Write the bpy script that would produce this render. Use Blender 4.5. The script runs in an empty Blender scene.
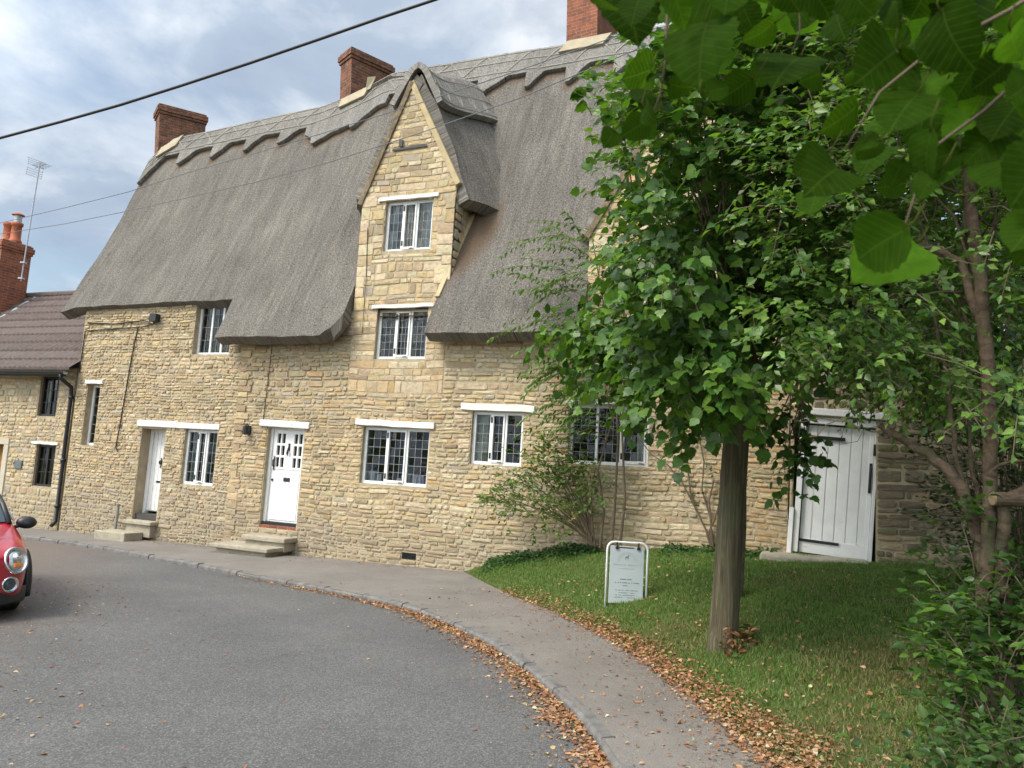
import bpy, bmesh, math, random
import numpy as np
from mathutils import Vector, Matrix, Quaternion
from mathutils.geometry import tessellate_polygon
from math import sin, cos, radians, pi, sqrt, exp

random.seed(7)
rng = np.random.default_rng(11)
scene = bpy.context.scene
COL = scene.collection

# ------------------------------------------------------------------ camera model
EYE = 1.6
FPX = 745.0
PITCH, ROLL = radians(6.6), radians(3.4)
_u0 = Vector((0, -sin(PITCH), cos(PITCH)))
FW = Vector((0, cos(PITCH), sin(PITCH)))
RT = Vector((1, 0, 0)) * cos(ROLL) + _u0 * sin(ROLL)
UP = -Vector((1, 0, 0)) * sin(ROLL) + _u0 * cos(ROLL)
EYEP = Vector((0, 0, EYE))

def ray(px, py):
    return FW + RT * ((px - 512) / FPX) + UP * (-(py - 384) / FPX)

def at(px, py, Y):
    """world point seen at px,py of the survey photo, Y metres in front of the camera"""
    r = ray(px, py)
    return EYEP + r * (Y / r.y)

cam_d = bpy.data.cameras.new('camera')
cam = bpy.data.objects.new('camera', cam_d)
COL.objects.link(cam)
cam.matrix_world = Matrix(((RT.x, UP.x, -FW.x, 0), (RT.y, UP.y, -FW.y, 0), (RT.z, UP.z, -FW.z, EYE), (0, 0, 0, 1)))
cam_d.sensor_width = 36
cam_d.lens = FPX / 1024 * 36
cam_d.clip_start = 0.05
cam_d.clip_end = 2000
cam_d.dof.use_dof = True
cam_d.dof.focus_distance = 12.5
cam_d.dof.aperture_fstop = 6.5
scene.camera = cam

# ------------------------------------------------------------------ frame of the cottage wall
TH = radians(22.3)
OX, OY = -1.7715, 13.3
DX, DY = cos(TH), -sin(TH)          # along the wall, to the right
NX, NY = -sin(TH), -cos(TH)         # out of the wall, to the street

def W(u, w, z):
    return Vector((OX + u * DX + w * NX, OY + u * DY + w * NY, z))

def wall_uz(px, py, w=0.0):
    r = ray(px, py)
    k = (w + OX * NX + OY * NY) / (r.x * NX + r.y * NY)
    p = EYEP + r * k
    return (p.x - OX) * DX + (p.y - OY) * DY, p.z

# ------------------------------------------------------------------ object helpers
def tag(o, label=None, cat=None, group=None, kind=None):
    if label: o['label'] = label
    if cat: o['category'] = cat
    if group: o['group'] = group
    if kind: o['kind'] = kind
    return o

def empty(name, loc, label, cat, group=None, rotz=0.0):
    o = bpy.data.objects.new(name, None)
    COL.objects.link(o)
    o.location = loc
    o.rotation_euler = (0, 0, rotz)
    o.empty_display_size = 0.2
    return tag(o, label, cat, group)

class MB:
    def __init__(self):
        self.v = []; self.f = []; self.c = []; self.uv = None
    def add(self, vs, fs, col=None, M=None):
        b = len(self.v)
        for p in vs:
            p = Vector(p)
            if M is not None: p = M @ p
            self.v.append(p); self.c.append(col or (1, 1, 1))
        for f in fs: self.f.append([b + i for i in f])
    def box(self, x0, x1, y0, y1, z0, z1, col=None, M=None):
        vs = [(x0, y0, z0), (x1, y0, z0), (x1, y1, z0), (x0, y1, z0), (x0, y0, z1), (x1, y0, z1), (x1, y1, z1), (x0, y1, z1)]
        self.add(vs, [(0, 3, 2, 1), (4, 5, 6, 7), (0, 1, 5, 4), (1, 2, 6, 5), (2, 3, 7, 6), (3, 0, 4, 7)], col, M)
        return self
    def tube(self, pts, r, n=8, col=None, caps=True, M=None):
        pts = [Vector(p) for p in pts]
        rs = r if isinstance(r, (list, tuple)) else [r] * len(pts)
        vs = []; fs = []
        a = None
        for i, p in enumerate(pts):
            d = (pts[min(i + 1, len(pts) - 1)] - pts[max(i - 1, 0)])
            if d.length < 1e-9: d = Vector((0, 0, 1))
            d.normalize()
            if a is None:
                a = d.orthogonal().normalized()
            else:
                a = (a - d * a.dot(d))
                a = a.normalized() if a.length > 1e-6 else d.orthogonal().normalized()
            b = d.cross(a)
            for k in range(n):
                t = 2 * pi * k / n
                vs.append(p + (a * cos(t) + b * sin(t)) * rs[i])
        for i in range(len(pts) - 1):
            for k in range(n):
                k2 = (k + 1) % n
                fs.append((i * n + k, i * n + k2, (i + 1) * n + k2, (i + 1) * n + k))
        if caps:
            fs.append(tuple(range(n))[::-1]); m = (len(pts) - 1) * n
            fs.append(tuple(m + k for k in range(n)))
        self.add(vs, fs, col, M)
        return self
    def lathe(self, prof, n=24, M=None, col=None, sx=1, sy=1):
        """prof: (r, z) pairs round the z axis"""
        vs = []; fs = []
        for (r, z) in prof:
            for k in range(n):
                t = 2 * pi * k / n
                vs.append((r * cos(t) * sx, r * sin(t) * sy, z))
        for i in range(len(prof) - 1):
            for k in range(n):
                k2 = (k + 1) % n
                fs.append((i * n + k, i * n + k2, (i + 1) * n + k2, (i + 1) * n + k))
        fs.append(tuple(range(n))[::-1]); m = (len(prof) - 1) * n
        fs.append(tuple(m + k for k in range(n)))
        self.add(vs, fs, col, M)
        return self
    def build(self, name, mat, parent=None, smooth=False, bevel=0, uv=False, loc=None, subsurf=0, solid=None, rot=None):
        me = bpy.data.meshes.new(name)
        me.from_pydata([tuple(p) for p in self.v], [], self.f)
        if any(c != (1, 1, 1) for c in self.c):
            at_ = me.color_attributes.new('Col', 'FLOAT_COLOR', 'POINT')
            arr = np.ones((len(self.v), 4), dtype=np.float32)
            arr[:, :3] = np.array(self.c, dtype=np.float32)
            at_.data.foreach_set('color', arr.ravel())
        if uv:
            ul = me.uv_layers.new(name='UVMap')
            for p in me.polygons:
                n = p.normal; ax = max(range(3), key=lambda i: abs(n[i]))
                for li in p.loop_indices:
                    co = me.vertices[me.loops[li].vertex_index].co
                    if ax == 0: q = (co.y, co.z)
                    elif ax == 1: q = (co.x, co.z)
                    else: q = (co.x, co.y)
                    ul.data[li].uv = q
        if self.uv:
            ul = me.uv_layers.new(name='UVMap')
            for l in me.loops: ul.data[l.index].uv = self.uv[l.vertex_index]
        if smooth:
            for p in me.polygons: p.use_smooth = True
        if mat:
            for m in (mat if isinstance(mat, (list, tuple)) else [mat]): me.materials.append(m)
        o = bpy.data.objects.new(name, me)
        COL.objects.link(o)
        if parent: o.parent = parent
        if loc: o.location = loc
        if rot: o.rotation_euler = rot
        if solid:
            s = o.modifiers.new('solid', 'SOLIDIFY'); s.thickness = solid[0]; s.offset = solid[1]
            if smooth: e = o.modifiers.new('split', 'EDGE_SPLIT'); e.split_angle = radians(48)
        if bevel:
            b = o.modifiers.new('bevel', 'BEVEL'); b.width = bevel; b.segments = 2; b.limit_method = 'ANGLE'
        if subsurf:
            s = o.modifiers.new('sub', 'SUBSURF'); s.levels = subsurf; s.render_levels = subsurf
        return o

# ------------------------------------------------------------------ materials
class NT:
    def __init__(self, name):
        self.m = bpy.data.materials.new(name); self.m.use_nodes = True
        self.t = self.m.node_tree; self.n = self.t.nodes; self.l = self.t.links
        self.bsdf = self.n['Principled BSDF']; self.out = self.n['Material Output']
    def node(self, ty, ins=None, **kw):
        x = self.n.new(ty)
        for k, v in kw.items(): setattr(x, k, v)
        for k, v in (ins or {}).items():
            self.put(x, k, v)
        return x
    def put(self, x, k, v):
        if isinstance(v, bpy.types.NodeSocket): self.l.new(v, x.inputs[k])
        else: x.inputs[k].default_value = v
    def co(self, kind='Object', scale=(1, 1, 1)):
        c = self.node('ShaderNodeTexCoord')
        mp = self.node('ShaderNodeMapping', {'Vector': c.outputs[kind], 'Scale': scale})
        return mp.outputs[0]
    def noise(self, vec, scale, detail=4, rough=.6, dist=0.0):
        return self.node('ShaderNodeTexNoise', {'Vector': vec, 'Scale': scale, 'Detail': detail, 'Roughness': rough, 'Distortion': dist})
    def ramp(self, fac, stops):
        r = self.node('ShaderNodeValToRGB', {'Fac': fac})
        e = r.color_ramp.elements
        while len(e) < len(stops): e.new(0.5)
        for i, (p, c) in enumerate(stops):
            e[i].position = p; e[i].color = (c[0], c[1], c[2], 1) if not isinstance(c, (int, float)) else (c, c, c, 1)
        return r.outputs['Color']
    def mix(self, fac, a, b, mode='MIX'):
        x = self.node('ShaderNodeMix', data_type='RGBA', blend_type=mode)
        self.put(x, 0, fac)
        for k, v in ((6, a), (7, b)):
            if not isinstance(v, bpy.types.NodeSocket): v = (v[0], v[1], v[2], 1)
            self.put(x, k, v)
        return x.outputs[2]
    def math(self, op, a, b=0.0):
        x = self.node('ShaderNodeMath', operation=op); self.put(x, 0, a); self.put(x, 1, b); return x.outputs[0]
    def bump(self, h, strength=.5, dist=.02, normal=None):
        b = self.node('ShaderNodeBump', {'Height': h, 'Strength': strength, 'Distance': dist})
        if normal is not None: self.l.new(normal, b.inputs['Normal'])
        return b.outputs[0]
    def set(self, color=None, rough=None, normal=None, metal=None, spec=None):
        b = self.bsdf
        if color is not None: self.put(b, 'Base Color', color if isinstance(color, bpy.types.NodeSocket) else (color[0], color[1], color[2], 1))
        if rough is not None: self.put(b, 'Roughness', rough)
        if normal is not None: self.put(b, 'Normal', normal)
        if metal is not None: b.inputs['Metallic'].default_value = metal
        if spec is not None: b.inputs['Specular IOR Level'].default_value = spec
        return self.m
    def attr(self, name='Col'):
        return self.node('ShaderNodeVertexColor', layer_name=name).outputs[0]

def mat_plain(name, col, rough=.6, var=.12, scale=6, metal=0, bump=.0, bscale=60, spec=.5, dirt=None):
    t = NT(name); c = t.co()
    n = t.noise(c, scale, 5)
    f = t.ramp(n.outputs[0], [(.3, 0), (.75, 1)])
    a = tuple(x * (1 - var) for x in col); b = tuple(min(1, x * (1 + var)) for x in col)
    col_ = t.mix(f, a, b)
    if dirt:
        d = t.noise(c, dirt[1], 8, .75)
        df = t.ramp(d.outputs[0], [(dirt[2], 0), (dirt[2] + .12, 1)])
        col_ = t.mix(df, col_, dirt[0])
    nm = None
    if bump:
        nm = t.bump(t.noise(c, bscale, 4).outputs[0], bump, .01)
    return t.set(col_, rough, nm, metal, spec)

def mat_stone():
    t = NT('stone'); c = t.co()
    base = t.attr()
    n1 = t.noise(c, 14, 6, .7)
    v = t.ramp(n1.outputs[0], [(.25, (.62, .6, .56)), (.5, (1, 1, 1)), (.8, (1.2, 1.18, 1.14))])
    col = t.mix(1, base, v, 'MULTIPLY')
    n2 = t.noise(c, 3.2, 6, .75)     # lichen
    lf = t.ramp(n2.outputs[0], [(.58, 0), (.7, .6)])
    col = t.mix(lf, col, (.47, .43, .33))
    n3 = t.noise(c, 55, 5, .7)
    sp = t.ramp(n3.outputs[0], [(.3, .0), (.42, 1)])
    col = t.mix(t.math('MULTIPLY', t.math('SUBTRACT', 1.0, sp), .4), col, (.16, .12, .075))
    # splash and damp staining low on the wall, as broken patches
    n4 = t.noise(c, 1.1, 5, .7)
    sf = t.ramp(n4.outputs[0], [(.52, 0), (.68, .45)])
    col = t.mix(sf, col, (.27, .23, .17))
    # damp and road dirt staining in broken tide-marks at the foot of the wall
    sz_ = t.node('ShaderNodeSeparateXYZ', {'Vector': c})
    n5 = t.noise(c, 2.2, 6, .7)
    low = t.math('ADD', sz_.outputs[2], t.math('MULTIPLY', t.math('SUBTRACT', n5.outputs[0], .5), 1.6))
    ft = t.ramp(t.math('MULTIPLY', low, .5), [(.10, .5), (.42, 0)])
    col = t.mix(ft, col, (.25, .215, .165))
    h = t.math('ADD', t.math('MULTIPLY', n1.outputs[0], .6), t.math('MULTIPLY', n3.outputs[0], .5))
    return t.set(col, .93, t.bump(h, .8, .024), spec=.15)

def mat_mortar():
    t = NT('mortar'); c = t.co()
    n = t.noise(c, 9, 7, .7)
    col = t.ramp(n.outputs[0], [(.22, (.27, .215, .14)), (.5, (.46, .38, .255)), (.8, (.58, .50, .36))])
    n2 = t.noise(c, 70, 4)
    return t.set(col, .95, t.bump(t.math('ADD', n.outputs[0], n2.outputs[0]), .9, .02), spec=.1)

def mat_thatch(name='thatch', c0=(.150, .139, .125), c1=(.255, .238, .216), c2=(.41, .387, .358)):
    t = NT(name)
    uv = t.co('UV')
    a = t.node('ShaderNodeMapping', {'Vector': uv, 'Scale': (44, 24, 1)})
    n1 = t.noise(a.outputs[0], 1.0, 5, .75, .6)
    b = t.node('ShaderNodeMapping', {'Vector': uv, 'Scale': (10, 1.1, 1)})
    n2 = t.noise(b.outputs[0], 1.0, 5, .65, .4)
    n3 = t.noise(uv, .55, 4, .6)
    n5 = t.noise(uv, 34, 4, .85)
    f = t.math('ADD', t.math('MULTIPLY', n1.outputs[0], .62), t.math('MULTIPLY', n5.outputs[0], .62))
    f = t.math('ADD', f, t.math('MULTIPLY', t.math('SUBTRACT', n2.outputs[0], .5), .2))
    col = t.ramp(f, [(.45, (.035, .032, .029)), (.54, c0), (.645, c1), (.76, c2)])
    br = t.ramp(n3.outputs[0], [(.3, (.82, .80, .78)), (.7, (1.12, 1.1, 1.06))])
    col = t.mix(1, col, br, 'MULTIPLY')
    d1 = t.node('ShaderNodeMapping', {'Vector': uv, 'Scale': (2.6, .28, 1)})
    nd = t.noise(d1.outputs[0], 1.0, 6, .7, .8)
    col = t.mix(1, col, t.ramp(nd.outputs[0], [(.3, (.80, .79, .77)), (.5, (1, 1, 1)), (.72, (1.12, 1.1, 1.07))]), 'MULTIPLY')
    # moss freckles
    n4 = t.noise(uv, 2.3, 6, .8)
    mf = t.ramp(n4.outputs[0], [(.62, 0), (.78, .35)])
    col = t.mix(mf, col, (.16, .155, .085))
    at_ = t.attr()     # red = sheltered brown reed, and shade painted under the ridge cap
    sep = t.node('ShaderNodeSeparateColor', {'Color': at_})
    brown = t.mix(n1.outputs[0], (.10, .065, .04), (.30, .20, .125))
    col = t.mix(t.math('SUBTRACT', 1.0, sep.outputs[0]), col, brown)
    nm = t.bump(f, 1.0, .06)
    return t.set(col, .95, nm, spec=.12)

def mat_brick(name='brick', c1=(.34, .105, .055), c2=(.22, .075, .045), mortar=(.30, .25, .20), soot=.5, scale=1.0):
    t = NT(name); uv = t.co('UV')
    b = t.node('ShaderNodeTexBrick', {'Vector': uv, 'Color1': (*c1, 1), 'Color2': (*c2, 1), 'Mortar': (*mortar, 1), 'Scale': 1.0,
                                      'Mortar Size': .006, 'Brick Width': .225 * scale, 'Row Height': .075 * scale, 'Bias': .0, 'Mortar Smooth': .3})
    o = t.co()
    n = t.noise(o, 5, 6, .7)
    f = t.ramp(n.outputs[0], [(.45, 0), (.62, soot)])
    n2 = t.noise(o, 40, 4)
    col = t.mix(f, b.outputs[0], (.055, .045, .035))
    col = t.mix(t.ramp(t.noise(o, 13, 3).outputs[0], [(.55, 0), (.7, .5)]), col, (.36, .21, .11))
    h = t.math('ADD', t.math('MULTIPLY', b.outputs[1], -1.0), t.math('MULTIPLY', n2.outputs[0], .35))
    return t.set(col, .9, t.bump(h, .7, .012), spec=.2)

def mat_asphalt():
    t = NT('asphalt'); c = t.co('Object')
    n1 = t.noise(c, 95, 3, .8)
    n2 = t.noise(c, .7, 6, .65)
    v = t.node('ShaderNodeTexVoronoi', {'Vector': c, 'Scale': 110.0})
    g = t.mix(.55, v.outputs['Color'], n1.outputs[0])
    bw = t.node('ShaderNodeRGBToBW', {'Color': g})
    col = t.ramp(bw.outputs[0], [(.25, (.058, .057, .056)), (.55, (.116, .114, .111)), (.78, (.235, .23, .222))])
    col = t.mix(1, col, t.ramp(n2.outputs[0], [(.3, (.84, .84, .85)), (.7, (1.12, 1.11, 1.09))]), 'MULTIPLY')
    n4 = t.noise(c, .33, 5, .6, 1.2)
    col = t.mix(1, col, t.ramp(n4.outputs[0], [(.35, (.93, .93, .93)), (.5, (1.02, 1.02, 1.02)), (.66, (1.05, 1.05, 1.04)), (.75, (.97, .97, .96))]), 'MULTIPLY')
    n3 = t.noise(c, 3.1, 8, .75)
    sx = t.node('ShaderNodeSeparateXYZ', {'Vector': c})
    side = t.math('ADD', sx.outputs[0], t.math('MULTIPLY', sx.outputs[1], .34))
    zone = t.ramp(t.math('ADD', t.math('MULTIPLY', side, -.16), t.math('MULTIPLY', n3.outputs[0], .5)), [(.5, 0), (.85, .6)])
    col = t.mix(zone, col, (.17, .125, .095))
    return t.set(col, .88, t.bump(bw.outputs[0], .55, .006), spec=.3)

def mat_pavement():
    t = NT('pavement_tarmac'); c = t.co('Object')
    n1 = t.noise(c, 110, 3, .8); n2 = t.noise(c, 1.1, 7, .7); n3 = t.noise(c, 8, 5)
    col = t.ramp(n1.outputs[0], [(.3, (.125, .115, .104)), (.55, (.21, .195, .178)), (.75, (.31, .29, .265))])
    col = t.mix(1, col, t.ramp(n2.outputs[0], [(.3, (.78, .76, .74)), (.7, (1.12, 1.1, 1.07))]), 'MULTIPLY')
    col = t.mix(t.ramp(n3.outputs[0], [(.6, 0), (.74, .35)]), col, (.10, .085, .06))
    return t.set(col, .9, t.bump(n1.outputs[0], .45, .006), spec=.25)

def mat_earth():
    t = NT('bank_turf'); c = t.co('Object')
    n = t.noise(c, 5, 7, .7); n2 = t.noise(c, 60, 4)
    col = t.ramp(n.outputs[0], [(.3, (.055, .075, .02)), (.5, (.075, .10, .028)), (.64, (.11, .10, .045)), (.78, (.15, .11, .06))])
    return t.set(col, .95, t.bump(n2.outputs[0], .8, .02), spec=.1)

def mat_leaf(name, trans=.35, rough=.42, veins=False, spec=.45, back=1.3):
    t = NT(name)
    base = t.attr()
    c = t.co('Object')
    n = t.noise(c, 38, 3)
    col = t.mix(1, base, t.ramp(n.outputs[0], [(.3, (.8, .8, .8)), (.7, (1.15, 1.15, 1.1))]), 'MULTIPLY')
    nm = None
    if veins:
        uv = t.co('UV')
        s = t.node('ShaderNodeSeparateXYZ', {'Vector': uv})
        ay = t.math('ABSOLUTE', s.outputs[1])
        lat = t.math('SUBTRACT', s.outputs[0], t.math('MULTIPLY', ay, .55))
        w = t.math('ABSOLUTE', t.math('SUBTRACT', t.math('FRACT', t.math('MULTIPLY', lat, 9.0)), .5))
        vf = t.ramp(w, [(.0, 1), (.09, 0)])
        mf = t.ramp(ay, [(.0, 1), (.025, 0)])
        vv = t.math('MAXIMUM', vf, mf)
        col = t.mix(t.math('MULTIPLY', vv, .28), col, (.11, .19, .03))
        blot = t.noise(c, 22, 6, .8)
        col = t.mix(t.ramp(blot.outputs[0], [(.66, 0), (.72, .7)]), col, (.09, .05, .02))
        nm = t.bump(vv, .4, .002)
    b = t.bsdf
    t.put(b, 'Base Color', col)
    b.inputs['Roughness'].default_value = rough
    b.inputs['Specular IOR Level'].default_value = spec
    if nm is not None: t.put(b, 'Normal', nm)
    tr = t.node('ShaderNodeBsdfTranslucent', {'Color': t.mix(1, col, (back * 1.0, back * 1.05, back * .45), 'MULTIPLY')})
    mx = t.node('ShaderNodeMixShader', {0: trans})
    t.l.new(b.outputs[0], mx.inputs[1]); t.l.new(tr.outputs[0], mx.inputs[2])
    t.l.new(mx.outputs[0], t.out.inputs[0])
    return t.m

def mat_glass():
    t = NT('window_glass')
    c = t.co()
    n = t.noise(c, 5, 2)
    nm = t.bump(n.outputs[0], .12, .02)
    fr = t.node('ShaderNodeFresnel', {'IOR': 1.5, 'Normal': nm})
    gl = t.node('ShaderNodeBsdfGlossy', {'Roughness': .02, 'Normal': nm, 'Color': (.9, .95, 1, 1)})
    tp = t.node('ShaderNodeBsdfTransparent', {'Color': (.75, .8, .8, 1)})
    mx = t.node('ShaderNodeMixShader', {0: fr.outputs[0]})
    t.l.new(tp.outputs[0], mx.inputs[1]); t.l.new(gl.outputs[0], mx.inputs[2])
    t.l.new(mx.outputs[0], t.out.inputs[0])
    return t.m

def mat_bark(name, a, b, scale=(30, 30, 3)):
    t = NT(name); c = t.co('Object', scale)
    n = t.noise(c, 1.0, 7, .75, .8)
    n2 = t.noise(t.co('Object'), 4, 5)
    col = t.ramp(n.outputs[0], [(.3, tuple(x * .35 for x in a)), (.5, a), (.75, b)])
    col = t.mix(t.ramp(n2.outputs[0], [(.5, 0), (.65, .5)]), col, (.10, .115, .05))
    return t.set(col, .9, t.bump(n.outputs[0], .8, .02), spec=.15)

STONE, MORTAR, THATCH = mat_stone(), mat_mortar(), mat_thatch()
RIDGE = mat_thatch('ridge_thatch', (.21, .20, .188), (.34, .328, .308), (.48, .465, .44))
BRICK = mat_brick()
BRICK_SOOT = mat_brick('sooty_brick', (.25, .09, .05), (.15, .062, .042), (.26, .21, .16), .75)
WHITE = mat_plain('white_paint', (.79, .79, .77), .5, .07, 5, bump=.12, bscale=45, dirt=((.45, .41, .33), 11, .62))
CREAMW = mat_plain('lintel_paint', (.72, .71, .67), .6, .08, 4, bump=.25, bscale=30, dirt=((.36, .32, .25), 7, .62))
DARKFRAME = mat_plain('dark_frame_paint', (.02, .018, .016), .5, .2)
BLACK = mat_plain('black_iron', (.014, .014, .015), .5, .3)
LEAD = mat_plain('lead_came', (.33, .34, .33), .5, .15)
GLASS = mat_glass()
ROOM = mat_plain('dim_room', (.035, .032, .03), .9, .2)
REVEAL = mat_plain('reveal_render', (.34, .28, .19), .9, .18, 6, bump=.5, bscale=25)
STEPST = mat_plain('step_stone', (.36, .32, .24), .9, .2, 7, bump=.5, bscale=40, dirt=((.15, .13, .09), 9, .58))
COPING = mat_plain('coping_stone', (.47, .37, .21), .9, .18, 5, bump=.5, bscale=30, dirt=((.22, .19, .14), 6, .57))
WOODOAK = mat_bark('oak_door', (.32, .16, .05), (.44, .24, .09), (25, 25, 2))
VERGEWOOD = mat_bark('weathered_timber', (.20, .15, .10), (.36, .28, .19), (6, 6, 6))
POLEW = mat_bark('pole_timber', (.10, .085, .052), (.215, .19, .125), (26, 26, 1.1))
BARK = mat_bark('smooth_bark', (.15, .115, .08), (.27, .22, .165), (9, 9, 14))
BARKRED = mat_bark('brown_bark', (.105, .075, .052), (.205, .15, .105), (9, 9, 14))
TWIG = mat_plain('twig', (.13, .095, .06), .8, .25)
REDP = NT('red_car_paint').set((.40, .008, .022), .28, spec=.6)
REDP.node_tree.nodes['Principled BSDF'].inputs['Coat Weight'].default_value = .8
CHROME = NT('chrome').set((.75, .75, .76), .12, metal=1)
RUBBER = mat_plain('tyre_rubber', (.018, .018, .018), .8, .2)
BLKPL = mat_plain('black_plastic', (.02, .02, .022), .45, .2)
LENS = NT('lamp_lens').set((.62, .64, .66), .08, metal=.7)
AMBER = NT('amber_lens').set((.75, .22, .03), .2)
CARGLASS = NT('car_glass').set((.05, .07, .08), .03, spec=1.0)
PIPEBLK = mat_plain('black_pipe_paint', (.016, .016, .018), .4, .2)
GALV = mat_plain('galvanised_metal', (.42, .43, .45), .45, .1, metal=.6)
TERRA = mat_plain('terracotta', (.42, .125, .06), .8, .25, 6, bump=.2, dirt=((.12, .09, .07), 6, .6))
LEADSH = mat_plain('lead_sheet', (.33, .38, .43), .6, .12)
CABLE = mat_plain('cable_sheath', (.02, .02, .022), .6, .2)
WIRE = mat_plain('grey_wire', (.14, .15, .17), .6, .1)
ASPHALT, PAVE, TURF = mat_asphalt(), mat_pavement(), mat_earth()
KERBM = mat_plain('kerb_granite', (.155, .147, .138), .85, .4, 9, bump=.6, bscale=60, dirt=((.11, .09, .07), 8, .6))
SIGNP = mat_plain('sign_panel', (.46, .52, .53), .45, .06, 3)
SIGNTX = mat_plain('sign_lettering', (.16, .21, .21), .6, .1)
SIGNEM = mat_plain('sign_emblem', (.36, .43, .42), .6, .1)
SIGNBLK = mat_plain('sign_black', (.02, .02, .02), .5, .1)

# ------------------------------------------------------------------ world and sun
SUN = Vector((-.84 * cos(radians(50)), -.54 * cos(radians(50)), sin(radians(50)))).normalized()
world = bpy.data.worlds.new('World'); scene.world = world; world.use_nodes = True
wt = world.node_tree
bg = wt.nodes['Background']; bg.inputs['Strength'].default_value = .1
sky = wt.nodes.new('ShaderNodeTexSky'); sky.sky_type = 'NISHITA'; sky.sun_disc = False
sky.sun_elevation = math.asin(SUN.z); sky.sun_rotation = math.atan2(SUN.x, SUN.y)
sky.air_density = 1.0; sky.dust_density = 1.5
def wnode(ty, **kw):
    x = wt.nodes.new(ty)
    for k, v in kw.items(): setattr(x, k, v)
    return x
tc = wnode('ShaderNodeTexCoord')
sp = wnode('ShaderNodeSeparateXYZ'); wt.links.new(tc.outputs['Generated'], sp.inputs[0])
zz = wnode('ShaderNodeMath', operation='ADD'); wt.links.new(sp.outputs[2], zz.inputs[0]); zz.inputs[1].default_value = .35
dv = wnode('ShaderNodeVectorMath', operation='DIVIDE')
cmb = wnode('ShaderNodeCombineXYZ')
for i in range(3): wt.links.new(zz.outputs[0], cmb.inputs[i])
wt.links.new(tc.outputs['Generated'], dv.inputs[0]); wt.links.new(cmb.outputs[0], dv.inputs[1])
mp = wnode('ShaderNodeMapping'); wt.links.new(dv.outputs[0], mp.inputs[0]); mp.inputs['Location'].default_value = (1.7, 2.9, .4)
def wnoise(scale, detail, rough, dist=0):
    n = wnode('ShaderNodeTexNoise'); wt.links.new(mp.outputs[0], n.inputs['Vector'])
    n.inputs['Scale'].default_value = scale; n.inputs['Detail'].default_value = detail; n.inputs['Roughness'].default_value = rough
    n.inputs['Distortion'].default_value = dist
    return n.outputs[0]
def wramp(src, stops):
    r = wnode('ShaderNodeValToRGB'); wt.links.new(src, r.inputs[0]); e = r.color_ramp.elements
    while len(e) < len(stops): e.new(.5)
    for i, (p, c) in enumerate(stops): e[i].position = p; e[i].color = (*c, 1) if not isinstance(c, float) else (c, c, c, 1)
    return r.outputs[0]
cover = wramp(wnoise(1.5, 8, .55, .3), [(.32, 0.0), (.52, 1.0)])
shade = wramp(wnoise(2.6, 7, .55, .2), [(.3, (2.2, 2.8, 3.75)), (.48, (2.9, 3.5, 4.35)), (.58, (4.7, 5.1, 5.6)), (.68, (6.6, 6.75, 6.95))])
mulb = wnode('ShaderNodeMix', data_type='RGBA', blend_type='MULTIPLY'); mulb.inputs[0].default_value = 1
wt.links.new(sky.outputs[0], mulb.inputs[6]); mulb.inputs[7].default_value = (1.15, 1.12, 1.02, 1)
mxw = wnode('ShaderNodeMix', data_type='RGBA')
wt.links.new(cover, mxw.inputs[0]); wt.links.new(mulb.outputs[2], mxw.inputs[6]); wt.links.new(shade, mxw.inputs[7])
# bright cloud round the sun, added out of view for softer fill light
dt = wnode('ShaderNodeVectorMath', operation='DOT_PRODUCT'); wt.links.new(tc.outputs['Generated'], dt.inputs[0]); dt.inputs[1].default_value = SUN
gl = wramp(dt.outputs['Value'], [(.25, (1.0, 1.0, 1.0)), (.65, (1.9, 1.85, 1.75)), (.97, (4.6, 4.4, 4.0))])
gm = wnode('ShaderNodeMix', data_type='RGBA', blend_type='MULTIPLY'); gm.inputs[0].default_value = 1
wt.links.new(mxw.outputs[2], gm.inputs[6]); wt.links.new(gl, gm.inputs[7])
wt.links.new(gm.outputs[2], bg.inputs[0])
sl = bpy.data.lights.new('sun', 'SUN'); sl.energy = 1.5; sl.angle = radians(18); sl.color = (1, .95, .87)
so = bpy.data.objects.new('sun', sl); COL.objects.link(so)
so.rotation_euler = SUN.to_track_quat('Z', 'Y').to_euler(); so.location = (-10, -8, 25)
scene.view_settings.view_transform = 'Standard'; scene.view_settings.look = 'None'
scene.view_settings.exposure = 0.76; scene.view_settings.gamma = 1
scene.cycles.use_denoising = True
scene.cycles.max_bounces = 6; scene.cycles.transparent_max_bounces = 8
scene.cycles.sample_clamp_indirect = 6

# ------------------------------------------------------------------ terrain
def smooth(a, b, x):
    t = min(1, max(0, (x - a) / (b - a))); return t * t * (3 - 2 * t)
def plane(x, y):
    x = max(-30, min(30, x)); y = max(-20, min(40, y))
    return .015 * x - .006 * y - .15

def spline(pts, n):
    """Catmull-Rom through 2-D points"""
    out = []
    P = [Vector((*p, 0)) for p in pts]
    for i in range(len(P) - 1):
        p0, p1, p2, p3 = P[max(i - 1, 0)], P[i], P[i + 1], P[min(i + 2, len(P) - 1)]
        for k in range(n):
            t = k / n
            q = .5 * ((2 * p1) + (p2 - p0) * t + (2 * p0 - 5 * p1 + 4 * p2 - p3) * t * t + (3 * p1 - p0 - 3 * p2 + p3) * t ** 3)
            out.append((q.x, q.y))
    out.append((P[-1].x, P[-1].y))
    return out

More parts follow.
